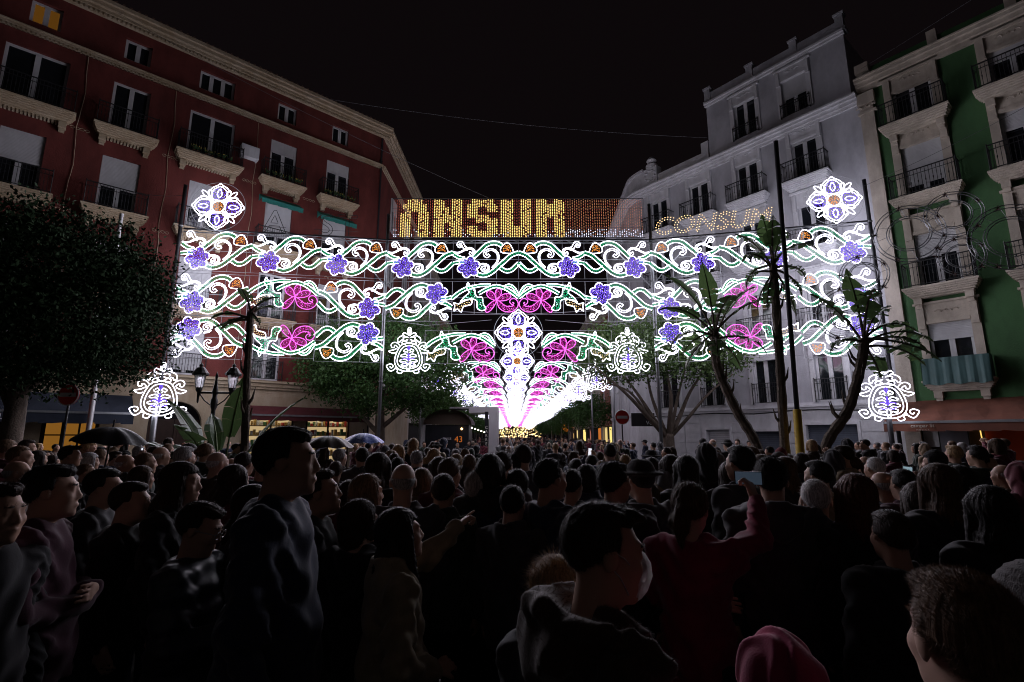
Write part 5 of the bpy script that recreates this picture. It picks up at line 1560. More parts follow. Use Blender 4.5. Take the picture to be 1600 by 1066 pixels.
def make_figure(p):
    """meshes of one figure 1.75 m tall, facing +y, feet on z=0"""
    res = p.get('res', .015); yaw = p.get('hyaw', 0.); pit = p.get('hpitch', 0.); fem = p.get('fem', False)
    hc = HC + np.array(p.get('lean', (0, 0, 0)))
    arms = {sg: p.get('armR' if sg > 0 else 'armL') or (rest_arm(sg), None) for sg in (-1, 1)}
    wid = p.get('wid', 1.0) * (.93 if fem else 1)
    def handspec(sg):
        a, h = arms[sg]
        f = np.array(a[2]) - np.array(a[1])
        if h is None: return a[2], f, (-sg, .15, 0), 'relaxed'
        return a[2], (h.get('f') if h.get('f') is not None else f), h.get('n', (-sg, 0, 0)), h.get('pose', 'relaxed')
    def body(P):
        q = to_head(P, yaw, pit, hc)
        d = head_sdf(q, fem)
        d = smin(d, cap(P, hc + np.array((0, -.022, -.05)), (0, -.03, 1.42), .052, .062), .03)
        d = smin(d, ell(P, (0, 0, 1.29), (.15 * wid, .095, .19)), .05)
        d = smin(d, ell(P, (0, 0, 1.0), (.145 * wid, .1, .18)), .06)
        for sg in (-1, 1):
            a, h = arms[sg]
            a = [np.array(x) * np.array((wid, 1, 1)) for x in a]
            d = smin(d, cap(P, (0, -.01, 1.40), a[0], .07, .055), .04)
            d = smin(d, cap(P, a[0], a[1], .05, .038), .03); d = smin(d, cap(P, a[1], a[2], .038, .026), .015)
            w, f, n, pose = handspec(sg); d = smin(d, hand_sdf(P, np.array(w) * np.array((wid, 1, 1)), f, n, pose, sg), .012)
            d = smin(d, cap(P, (sg * .085, 0, .92), (sg * .1, .02, .5), .075, .05), .04); d = smin(d, cap(P, (sg * .1, .02, .5), (sg * .11, -.015, .09), .05, .035), .02)
            d = smin(d, cap(P, (sg * .11, -.02, .05), (sg * .12, .13, .035), .035, .03), .03)
        return d
    puff = p.get('puff', 0.); L = p.get('coat_len', .80)
    def fold(P): return .004 * np.sin(P[:, 2] * 95 + 7 * np.sin(P[:, 0] * 17 + P[:, 1] * 9)) * (np.abs(P[:, 0]) > .12) + .008 * np.sin(P[:, 2] * 38 + 5 * np.sin(P[:, 0] * 11 + 1.3) + 4 * np.sin(P[:, 1] * 13)) + .004 * np.sin(P[:, 0] * 55 + P[:, 2] * 21)
    def coat(P):
        d = smin(ell(P, (0, -.005, 1.28), (.180 * wid, .135, .20)), ell(P, (0, 0, 1.05), (.182 * wid, .142, .24)), .08)
        d = smin(d, cap(P, (0, 0, 1.05), (0, 0, L), .165 * wid, .175 * wid), .06)
        d = smax(d, L - P[:, 2], .015)
        for sg in (-1, 1):
            a = [np.array(x) * np.array((wid, 1, 1)) for x in arms[sg][0]]
            d = smin(d, cap(P, (0, -.02, 1.40), a[0], .088, .060), .07)
            d = smin(d, cap(P, a[0] - np.array((0, 0, .015)), a[1], .066 + puff, .062 + puff), .075)
            e = a[1] + (a[2] - a[1]) * .92
            d = smin(d, cap(P, a[1], e, .060 + puff, .046 + puff * .6), .025)
        k = p.get('collar', 'collar')
        r = np.hypot(P[:, 0], P[:, 1] + .022)
        if k == 'collar': d = smin(d, np.hypot(r - .083, (P[:, 2] - 1.475) * .6) - .018, .03)
        if k == 'high': d = smin(d, np.hypot(r - .088, np.maximum(np.abs(P[:, 2] - 1.49) - .035, 0)) - .018, .03)
        if k == 'hood':
            d = smin(d, np.hypot(np.hypot(P[:, 0] * .85, P[:, 1] + .05) - .105, (P[:, 2] - 1.475 + .25 * (P[:, 1] + .05))) - .036, .03)
            d = smin(d, ell(P, (0, -.15, 1.43), (.13, .06, .10)), .04)
        if puff: d = d + .012 * np.cos(P[:, 2] * 62) * .5
        return d + fold(P) * p.get('fold', 1.0)
    def trousers(P):
        d = ell(P, (0, 0, .95), (.175 * wid, .125, .13))
        for sg in (-1, 1):
            d = smin(d, cap(P, (sg * .085, 0, .9), (sg * .1, .02, .5), .095, .075), .03); d = smin(d, cap(P, (sg * .1, .02, .5), (sg * .11, -.01, .10), .075, .06), .02)
        return d + .5 * fold(P)
    def shoes(P):
        d = None
        for sg in (-1, 1):
            e = smin(cap(P, (sg * .11, -.04, .05), (sg * .125, .15, .04), .047, .042), cap(P, (sg * .11, -.015, .05), (sg * .11, -.015, .12), .05, .045), .02)
            d = e if d is None else np.minimum(d, e)
        return smax(d, .004 - P[:, 2], .004)
    hk = p.get('hair', 'short')
    def hair(P):
        q = to_head(P, yaw, pit, hc)
        nz = .0010 * np.sin(q[:, 0] * 150 + 7 * np.sin(q[:, 2] * 31)) + .0008 * np.sin(q[:, 0] * 210 + q[:, 1] * 60)
        X, Y, Z = q[:, 0], q[:, 1], q[:, 2]
        top = .070 - .020 * (np.abs(X) / .07) ** 2 * 0 + .10 * np.maximum(0, .05 - Y) * 0
        plane = np.minimum(np.minimum(top - Z, smax(Y - .028, -.020 - Z, .01)), smax(Y + .034, -.096 - Z, .01))
        th = np.arctan2(X, -Y - .0)
        nz = nz + (.0022 * np.sin(th * 23 + 14 * Z + 2 * np.sin(Z * 40)) + .0016 * np.sin(th * 41 - 20 * Z)) * (.75 if hk in ('long', 'bob', 'pony') else .3) * np.clip((np.hypot(X, Y) - .015) / .06, 0, 1)
        if hk in ('short', 'crop', 'quiff', 'bald'):
            t = {'short': .010, 'crop': .004, 'quiff': .008, 'bald': .003}[hk]
            d = ell(q, (0, -.018, .034), (.0755, .0975, .0885)) - t * np.clip(-plane / .04, .12, 1)
            if hk == 'bald':
                d = smax(d, q[:, 2] - .035, .02)
            d = smax(d, plane, .016)
            if hk == 'quiff': d = smin(d, cap(q, (-.03, .045, .106), (.025, .088, .100), .018, .011), .03)
            if hk == 'short': d = smin(d, ell(q, (0, .035, .098), (.052, .045, .017)), .03)
            d = d + nz * (.5 if hk in ('crop', 'bald') else 1.2)
            for sg in (-1, 1): d = np.minimum(d, cap(q, (sg * .018, .0945, .030), (sg * .046, .0835, .031), .0056, .0040))
            return d
        if hk in ('long', 'bob', 'pony'):
            d = smax(ell(q, (0, -.016, .034), (.090, .110, .100)), plane - .010, .016)
            if hk == 'pony':
                d = smin(d, cap(q, (0, -.11, .03), (0, -.17, -.05), .03, .045), .02); d = smin(d, cap(q, (0, -.17, -.05), (0, -.16, -.16), .042, .012), .03)
            else:
                zz = -.22 if hk == 'long' else -.07
                d = smin(d, ell(q, (0, -.052, zz * .62), (.094, .066, .17 if hk == 'long' else .12)), .04)
                for sg in (-1, 1): d = smin(d, cap(q, (sg * .072, .02, .04), (sg * .088, .022, zz), .026, .028 if hk == 'long' else .022), .03)
                if hk == 'long': d = smin(d, cap(q, (0, -.068, -.15), (0, -.09, -.34), .088, .045), .05)
            d = smax(d, -(ell(q, (0, .13, -.05), (.058, .08, .12))), .015)
            d = d + nz
            for sg in (-1, 1): d = np.minimum(d, cap(q, (sg * .018, .0925, .030), (sg * .046, .0815, .031), .0044, .0036))
            return d
        if hk == 'beanie':
            d = smax(ell(q, (0, -.016, .036), (.090, .110, .108)), plane - .012, .01)
            d = smin(d, smax(ell(q, (0, -.016, .034), (.098, .118, .098)), np.abs(plane + .012) - .014, .008), .006)
            return d + .002 * np.sin(q[:, 2] * 300) + .0015 * np.sin(np.arctan2(q[:, 0], q[:, 1]) * 60)
        if hk == 'hoodup':
            d = smax(ell(q, (0, -.025, .02), (.105, .125, .125)), -(ell(q, (0, .15, -.02), (.075, .12, .125))), .015)
            d = smin(d, cap(q, (0, -.06, -.07), (0, -.07, -.18), .09, .12), .06)
            return smax(d, -(ell(q, (0, .15, -.02), (.072, .12, .12))), .012) + .006 * np.sin(q[:, 2] * 42 + 6 * np.sin(q[:, 0] * 22) + 4 * np.sin(q[:, 1] * 25)) + .004 * np.sin(q[:, 0] * 60 + q[:, 2] * 33)
        if hk == 'fedora':
            d = smax(ell(q, (0, -.012, .06), (.086, .106, .09)), .045 - q[:, 2], .006)
            d = smax(d, -(ell(q, (0, 0, .165), (.03, .09, .035))), .02)
            d = smin(d, smax(ell(q, (0, -.005, .05), (.142, .165, .02)), -1., .01), .006)
            e = smax(ell(q, (0, -.018, .03), (.082, .104, .092)), plane, .012)
            return np.minimum(d, e)
        raise ValueError(hk)
    out = {}
    pts = np.array([x for sg in (-1, 1) for x in arms[sg][0]]); lo = np.minimum(pts.min(0) - .26, (-.36, -.34, -.02)); hi = np.maximum(pts.max(0) + .26, (.36, .34, 1.82)); lo[2] = -.02
    out['body'] = nets(body, lo, hi, p.get('bres', res))
    out['coat'] = nets(coat, np.maximum(lo, (-9, -9, L - .06)), hi, res)
    if p.get('fleece'): out['coat'] = strands(out['coat'], p['fleece'], np.array((0, 0, 1.2)), .012, 5, .0007)
    out['trousers'] = nets(trousers, (-.28, -.24, .02), (.28, .24, 1.12), .024)
    out['shoes'] = nets(shoes, (-.24, -.16, -.02), (.24, .26, .22), .018)
    hv = nets(hair, hc + (-.22, -.32, -.52 if hk in ('long', 'pony', 'hoodup') else -.24), hc + (.22, .22, .2), p.get('hres', res * .7))
    if p.get('strands'):
        hv = strands(hv, p['strands'], hc, p.get('slen', .02), p.get('seed', 1), p.get('sw', .0006))
    out['hair'] = hv
    return out

def strands(hv, n, hc, ln, seed, sw):
    """short fine hairs standing off the hair surface, so its outline is not a smooth shell"""
    V, Q = hv; rg = np.random.default_rng(seed)
    pick = rg.integers(0, len(Q), n)
    quad = V[Q[pick]]
    b = rg.dirichlet((1, 1, 1, 1), n)
    P = (quad * b[:, :, None]).sum(1)
    N = np.cross(quad[:, 2] - quad[:, 0], quad[:, 3] - quad[:, 1]); N /= np.maximum(np.linalg.norm(N, axis=1), 1e-9)[:, None]
    out = P - hc; out /= np.linalg.norm(out, axis=1)[:, None]
    N[(N * out).sum(1) < 0] *= -1
    T = np.cross(N, np.array((1., .1, 0))); T /= np.maximum(np.linalg.norm(T, axis=1), 1e-9)[:, None]
    T *= np.sign((T[:, 1:2] + .3 * T[:, 2:3]) + 1e-6)
    L = ln * rg.uniform(.4, 1.2, (n, 1))
    d1 = N * rg.uniform(.25, .6, (n, 1)) + T * .7 + rg.normal(0, .28, (n, 3)); d1 /= np.linalg.norm(d1, axis=1)[:, None]
    S = np.cross(d1, N); S /= np.maximum(np.linalg.norm(S, axis=1), 1e-9)[:, None]
    a, c_, t = P - S * sw, P + S * sw, P + d1 * L
    k = len(V)
    V2 = np.concatenate([V, np.stack([a, c_, t + S * sw * .2, t - S * sw * .2], 1).reshape(-1, 3)])
    Q2 = np.concatenate([Q, (k + np.arange(n * 4)).reshape(-1, 4)])
    return V2, Q2

SKIN = [mat('skin_light', (.58, .36, .27), .55, sheen=.1), mat('skin_tan', (.46, .27, .19), .55), mat('skin_olive', (.50, .31, .22), .55)]
COATC = {'black': (.010, .010, .012), 'navy': (.014, .018, .035), 'charcoal': (.028, .028, .032), 'dark brown': (.035, .022, .016), 'dark green': (.018, .026, .02), 'grey': (.07, .07, .075), 'maroon': (.07, .012, .02), 'tan': (.14, .10, .065), 'burgundy': (.15, .010, .034), 'olive': (.16, .13, .085), 'white': (.35, .34, .34), 'crimson': (.20, .012, .05), 'plum': (.045, .014, .026)}
COATC = {k: tuple(min(.5, x * 2.3) for x in c) for k, c in COATC.items()}
COATM = {k: mat('coat_' + k.replace(' ', '_'), c, .85, .3, 9, .14, 170, sheen=.25) for k, c in COATC.items()}
COATM['puffer'] = mat('shiny_puffer', (.03, .032, .045), .48, .2, 12, spec=.5)
HAIRC = {'black': (.010, .008, .007), 'dark brown': (.022, .013, .009), 'brown': (.05, .028, .016), 'light brown': (.11, .065, .038), 'grey': (.22, .21, .21), 'white': (.38, .37, .37), 'blond': (.24, .16, .085), 'auburn': (.07, .025, .015)}
HAIRM = {k: hair_mat('hair_' + k.replace(' ', '_'), tuple(x * 2.0 for x in c)) for k, c in HAIRC.items()}
KNITM = {k: mat('knit_' + k, c, .95, .2, 30, .7, 200, sheen=.3) for k, c in {'grey': (.20, .19, .19), 'black': (.012, .012, .014), 'beige': (.26, .21, .16), 'red': (.25, .02, .03)}.items()}
TROUM = [mat('dark_denim', (.015, .02, .035), .85), mat('black_trousers', (.01, .01, .012), .85)]
SHOEM = mat('dark_shoes', (.012, .012, .013), .5)

FIG = {}
def figure_meshes(key, p):
    if key not in FIG:
        ms = make_figure(p)
        FIG[key] = {k: mesh_np(k, *ms[k], {'body': SKIN[0], 'coat': COATM['black'], 'trousers': TROUM[1], 'shoes': SHOEM, 'hair': HAIRM['black']}[k]) for k in ('body', 'coat', 'trousers', 'shoes', 'hair')}
    return FIG[key]
HEADW = ('beanie', 'hoodup', 'fedora')
def person(key, p, u, vtop, D, face, skin, coat, hairm, label, group=None, height=None, lowparts=True):
    """face: degrees, 0 = back to the camera (towards the lights), 90 = facing right"""
    a, b = ray(u, vtop)
    ms = figure_meshes(key, p)
    hgt = height or (CAM_H + b * D)
    s = hgt / 1.752
    o = empty('person', (a * D, D, 0), math.radians(-face), label, 'person', group)
    o.scale = (s, s, s)
    hk = p.get('hair', 'short')
    for k in ('body', 'coat', 'hair', 'trousers', 'shoes'):
        if not lowparts and k == 'shoes': continue
        nm = k if k != 'hair' else {'beanie': 'knit_hat', 'hoodup': 'raised_hood', 'fedora': 'hat'}.get(hk, 'hair')
        c = link(nm, ms[k], o)
        m = {'body': SKIN[skin], 'coat': COATM[coat], 'hair': hairm, 'trousers': TROUM[(int(u) + int(D * 7)) % 2], 'shoes': SHOEM}[k]
        c.material_slots[0].link = 'OBJECT'; c.material_slots[0].material = m
    return o, s

# ---- the people nearest to the camera, each posed as in the photograph
HR = .011
heroes = []
def hero(key, u, v, D, face, skin, coat, hcol, label, **p):
    if D < 2.4: D *= {'bigr': 1.17, 'redh': 1.1, 'capr': 1.17, 'mask': 1.32}.get(key, 1.38)
    p.setdefault('res', HR); p.setdefault('hres', .006); p.setdefault('bres', .009); p.setdefault('strands', 5000); p.setdefault('seed', len(heroes) + 3)
    hk = p.get('hair', 'short')
    hm = HAIRM[hcol] if hk not in HEADW else (COATM[coat] if hk == 'hoodup' else KNITM[hcol])
    o, s = person('hero_' + key, p, u, v, D, face, skin, coat, hm, label)
    heroes.append((o, s, key)); return o, s
R_ = math.radians
hero('edge', -2, 757, 1.55, 96, 1, 'black', 'dark brown', 'person in a dark jacket facing right beside the man with crossed arms', hair='quiff', hyaw=0)
cross = {'armR': ([(.185, -.01, 1.42), (.27, .02, 1.14), (.02, .215, 1.13)], {'pose': 'relaxed', 'f': (-1, .05, .05), 'n': (0, -1, 0)}),
         'armL': ([(-.185, -.01, 1.42), (-.27, .02, 1.13), (.0, .225, 1.17)], {'pose': 'relaxed', 'f': (1, .05, .12), 'n': (0, -1, 0)})}
hero('cross', 82, 729, 1.8, 62, 0, 'plum', 'black', 'man in a dark plum sweater with folded arms facing right', hair='short', hpitch=.02, collar='collar', wid=1.08, **cross)
hero('longl', 283, 724, 2.25, 80, 0, 'black', 'dark brown', 'woman with long brown hair behind the woman reading her phone', hair='long', fem=True)
ph = {'armR': ([(.185, -.01, 1.42), (.24, .03, 1.14), (.10, .28, 1.20)], {'pose': 'grip', 'f': (-.25, .9, .35), 'n': (-.6, -.1, .8)})}
o4, s4 = hero('phone', 312, 788, 1.75, 84, 1, 'puffer', 'dark brown', 'woman in glasses and a quilted jacket looking down at her phone', hair='short', fem=True, hpitch=-.30, puff=.014, fold=.5, bres=.008, **ph)
hero('tall', 447, 671, 1.52, 80, 1, 'navy', 'black', 'tall man in a dark navy coat standing above the others', hair='short', hpitch=.03, collar='collar', strands=5000, slen=.014)
hero('scarf', 498, 736, 2.05, 78, 1, 'charcoal', 'dark brown', 'bearded man with light open collar beside the tall man', hair='short', hpitch=.16)
hero('back1', 562, 783, 1.95, 15, 0, 'black', 'dark brown', 'woman with dark hair seen from behind beside the pointing woman', hair='bob', fem=True, hyaw=-.5)
pt = {'armL': ([(-.185, -.01, 1.42), (-.285, .22, 1.46), (-.36, .42, 1.59)], {'pose': 'point', 'n': (.2, .3, -1)}),
      'armR': ([(.185, -.01, 1.42), (.25, -.02, 1.13), (.06, .20, 1.02)], {'pose': 'relaxed', 'f': (-.6, .8, 0), 'n': (-.3, -.5, -.8)})}
hero('point', 622, 796, 1.68, 66, 0, 'olive', 'black', 'woman in an olive coat pointing up to the right', hair='long', fem=True, hpitch=.14, collar='high', bres=.008, strands=5000, slen=.02, **pt)
om, sm = hero('mask', 934, 791, 1.04, 76, 1, 'dark brown', 'dark brown', 'man with cropped hair wearing a white face mask and hooded jacket', hair='quiff', collar='hood', hpitch=-.10, hyaw=-.12, res=.009, bres=.007, hres=.005, strands=14000, slen=.012, sw=.0004, fleece=30000, fold=1.6)
hero('coatm', 857, 719, 2.3, 55, 1, 'navy', 'black', 'man in a navy coat with swept hair looking right', hair='quiff')
hero('dark', 958, 724, 2.25, 38, 1, 'black', 'black', 'man with thick black hair behind the masked man', hair='short', hyaw=-.2)
hero('bald', 631, 724, 3.2, -12, 0, 'charcoal', 'grey', 'bald man with grey fringe in a dark jumper seen from behind', hair='bald', strands=800)
hero('grey', 745, 738, 3.6, 20, 0, 'navy', 'grey', 'grey-haired man in a dark jacket behind the pointing hand', hair='short')
hero('bobb', 572, 743, 3.3, 55, 0, 'black', 'light brown', 'woman with a light brown bob between two dark heads', hair='bob', fem=True)
rp = {'armR': ([(.185, -.01, 1.42), (.30, .14, 1.50), (.25, .34, 1.66)], {'pose': 'grip', 'f': (-.25, .15, .9), 'n': (-.9, .2, 0)}),
      'armL': ([(-.185, -.01, 1.42), (-.24, .06, 1.17), (-.02, .28, 1.12)], {'pose': 'relaxed'})}
o14, s14 = hero('phup', 1076, 757, 2.55, 38, 0, 'burgundy', 'brown', 'woman with a ponytail in a long burgundy coat holding a phone up', hair='pony', fem=True, coat_len=.45, bres=.008, **rp)
hero('hoodd', 1203, 717, 2.1, 24, 1, 'charcoal', 'black', 'dark-haired man with a hooded coat beside the woman in burgundy', hair='short', collar='hood')
hero('greyb', 1272, 750, 2.9, 22, 0, 'navy', 'white', 'man with cropped white hair in a navy coat', hair='crop', strands=1500)
hero('brn', 1336, 743, 2.75, 5, 0, 'black', 'auburn', 'woman with long auburn hair seen from behind', hair='long', fem=True)
hero('bigr', 1500, 902, .82, 8, 0, 'black', 'light brown', 'person with short fuzzy light brown hair seen from behind', hair='short', res=.010, hres=.005, strands=26000, slen=.012, sw=.0004, collar='collar')
hero('redh', 1215, 1002, 1.05, 10, 0, 'crimson', 'red', 'short person in a crimson hood with the hood raised', hair='hoodup', strands=0)
hero('longr', 1545, 762, 1.75, 10, 0, 'black', 'black', 'woman with long black hair in the dark at the edge of the crowd', hair='long', fem=True)
hero('capr', 1612, 888, 1.25, 0, 0, 'black', 'grey', 'person in a grey knit hat behind the fuzzy brown head', hair='beanie', strands=0)
hero('blond', 868, 872, 1.35, -20, 0, 'charcoal', 'blond', 'woman with loose blond hair behind the masked man', hair='long', fem=True, strands=6000, slen=.05)
hero('lhw', 1465, 727, 3.0, 0, 0, 'black', 'brown', 'woman with long straight brown hair before the red bar panel', hair='long', fem=True)

# face mask, glasses and phones, placed on their wearers
def on_fig(o, s, v, key_p):
    return o.matrix_basis @ Vector(v)
bpy.context.view_layer.update()
def head_frame(o, hyaw, hpitch):
    return o.matrix_basis @ Matrix.Translation(Vector(HC)) @ Matrix.Rotation(hyaw, 4, 'Z') @ Matrix.Rotation(hpitch, 4, 'X')
Mh = head_frame(om, -.12, -.10)
mk = MB()
ringo = [(0, .092, .020), (.030, .088, .002), (.050, .066, -.030), (.052, .056, -.066), (.038, .066, -.098), (0, .092, -.116), (-.038, .066, -.098), (-.052, .056, -.066), (-.050, .066, -.030), (-.030, .088, .002)]
mid = [(0, .112, .008), (.020, .110, -.012), (.030, .102, -.036), (.030, .100, -.062), (.022, .102, -.088), (0, .108, -.106), (-.022, .102, -.088), (-.030, .100, -.062), (-.030, .102, -.036), (-.020, .110, -.012)]
tip = [(0, .130, -.016), (0, .136, -.048), (0, .124, -.086)]
V_ = ringo + mid + tip; Fm = []
for i in range(10): Fm.append((i, (i + 1) % 10, 10 + (i + 1) % 10, 10 + i))
Fm += [(10, 11, 20), (11, 12, 20), (12, 21, 20), (12, 13, 21), (13, 22, 21), (13, 14, 22), (14, 15, 22), (15, 16, 22), (16, 17, 22), (17, 21, 22), (17, 18, 21), (18, 20, 21), (18, 19, 20), (19, 10, 20)]
mk.add(V_, Fm)
mo = mk.build('face_mask', smooth=True, mats=mat('mask_white', (.72, .70, .68), .9, .08, 30, .2, 150, trans=.35)); mo.matrix_world = Mh
tag(mo, 'white folded face mask worn by the man with cropped hair', 'face mask')
st = MB()
for sg in (-1, 1):
    st.tube([(sg * .052, .066, -.028), (sg * .074, .03, .004), (sg * .080, -.004, .020)], .0018, 5); st.tube([(sg * .056, .052, -.085), (sg * .076, .02, -.04), (sg * .080, -.008, -.018)], .0018, 5)
st.build('ear_loop', MATS['mask_white'], mo)
Mg = head_frame(o4, 0, -.30)
gg = MB()
for sg in (-1, 1):
    gg.tube([(sg * .033 + .024 * math.cos(t), .108, .002 + .019 * math.sin(t)) for t in np.linspace(0, 2 * math.pi, 17)], .0022, 5, cap=False)
    gg.tube([(sg * .057, .106, .006), (sg * .078, .05, .008), (sg * .08, -.01, .006)], .002, 5)
gg.tube([(-.009, .110, .006), (.009, .110, .006)], .002, 5)
go = gg.build('glasses', M_STEEL); go.matrix_world = Mg; tag(go, 'thin metal glasses worn by the woman looking at her phone', 'glasses')
def phone(M, label, lit, col=(.5, .7, 1.0), sz=(.072, .009, .148)):
    o = empty('phone', (0, 0, 0), 0, label, 'phone', 'phones held in the crowd'); o.matrix_world = M
    mb = MB(); mb.box((0, 0, 0), sz); mb.build('case', mat('phone_case', (.02, .02, .022), .3), o)
    sc_ = MB(); sc_.box((0, -sz[1] / 2 - .0008, 0), (sz[0] * .9, .001, sz[2] * .92)); sc_.build('screen', emit('screen_%.1f_%.1f' % (lit, col[0]), col, lit), o)
    return o
phone(o4.matrix_basis @ Matrix.Translation((.075, .365, 1.262)) @ Matrix.Rotation(-.9, 4, 'X'), 'phone in the hand of the woman with glasses', .05, (.6, .5, .55))
phone(o14.matrix_basis @ Matrix.Translation((.20, .385, 1.77)) @ Matrix.Rotation(math.pi / 2, 4, 'Y'), 'phone held up sideways by the woman in burgundy', .05)
# ---- the crowd: prototypes, then individuals at the heads seen in the photograph
PROT = {'man_a': dict(hair='short'), 'man_b': dict(hair='quiff', collar='high', hyaw=.25), 'man_c': dict(hair='crop', collar='hood', wid=1.08), 'bald': dict(hair='bald', wid=1.05),
        'woman_a': dict(hair='long', fem=True), 'woman_b': dict(hair='bob', fem=True, collar='high', hyaw=-.3), 'woman_c': dict(hair='pony', fem=True, collar='hood'),
        'beanie': dict(hair='beanie', collar='high'), 'hood': dict(hair='hoodup'), 'fedora': dict(hair='fedora'),
        'phone_up': dict(hair='short', armR=([(.185, -.01, 1.42), (.27, .20, 1.38), (.10, .36, 1.66)], {'pose': 'grip', 'f': (-.1, .2, .9), 'n': (-.9, .3, 0)}), armL=([(-.185, -.01, 1.42), (-.27, .20, 1.38), (-.08, .36, 1.66)], {'pose': 'grip', 'f': (.1, .2, .9), 'n': (.9, .3, 0)}))}
for k, v in PROT.items():
    v['res'] = .017; v['bres'] = .013; v['hres'] = .010
    if v['hair'] not in HEADW: v['strands'] = 900; v['sw'] = .0010; v['slen'] = .022; v['seed'] = len(k)
HT = {'short': 'short %s hair', 'quiff': 'swept %s hair', 'crop': 'cropped %s hair', 'bald': 'balding %s head', 'long': 'long %s hair', 'bob': '%s bob', 'pony': '%s ponytail', 'beanie': '%s knit hat', 'hoodup': 'raised hood', 'fedora': 'brimmed hat'}
crng = random.Random(77)
def zone(x, y):
    if y > 29: return 'in side street'
    if y > 17: return 'under the lights'
    if x < -4: return 'near red building'
    if x > 4.5: return 'near green building'
    if y < 5: return 'near front'
    return 'mid square'
SEEN = [(o.location.x, o.location.y) for o, s, k in heroes]
NP = [0]
USED = set()
def crowd_person(u, v, D, height=None, kind=None, hair=None, coat=None, face=None):
    kind = kind or crng.choice(['man_a'] * 4 + ['man_b'] * 3 + ['man_c'] * 2 + ['bald'] + ['woman_a'] * 4 + ['woman_b'] * 3 + ['woman_c'] * 2 + ['beanie', 'hood'])
    hk = PROT[kind]['hair']
    hair = hair or crng.choice(['black', 'black', 'dark brown', 'dark brown', 'brown', 'grey', 'light brown', 'blond'] if hk != 'bald' else ['grey', 'white'])
    if hk == 'beanie': hair = hair if hair in KNITM else crng.choice(list(KNITM))
    fixed = coat
    coat = coat or crng.choice(['black', 'black', 'navy', 'charcoal', 'charcoal', 'dark brown', 'dark green', 'grey', 'maroon', 'tan'])
    hm = None if hk == 'hoodup' else KNITM[hair] if hk == 'beanie' else (COATM[coat] if hk == 'hoodup' else (KNITM['black'] if hk == 'fedora' else HAIRM[hair]))
    a, b = ray(u, v); x = a * D
    hgt = height or CAM_H + b * D
    if hgt > 1.90: hgt = 1.90
    if hgt < 1.48: hgt = 1.48
    ht = HT[hk] % hair if '%s' in HT[hk] else HT[hk]
    if face is None:      # everybody looks to the lights, roughly towards (0, 21)
        face = math.degrees(math.atan2(-x * .8, 21 - D)) * .75 + crng.gauss(0, 24) + (22 if x < -2 else 0) if D < 19 else crng.choice([crng.uniform(-70, 70), crng.uniform(120, 240)])
    bk = 'seen from behind' if abs(face) < 45 else ('turned right' if 45 <= face <= 135 else ('turned left' if -135 <= face <= -45 else 'facing the square'))
    z_ = zone(x, D)
    for _ in range(12):
        lab = 'person with %s, %s coat, %s, %s' % (ht, coat, bk, z_)
        if lab not in USED: break
        coat = crng.choice([c_ for c_ in COATC if c_ not in ('crimson', 'white', 'burgundy')])
    USED.add(lab)
    if hk == 'hoodup': hm = COATM[coat]
    o, s = person(kind, PROT[kind], u, v, D, face, crng.randint(0, 2), coat, hm, lab, 'crowd ' + z_, height=hgt, lowparts=D < 5)
    SEEN.append((x, D)); NP[0] += 1
    return o
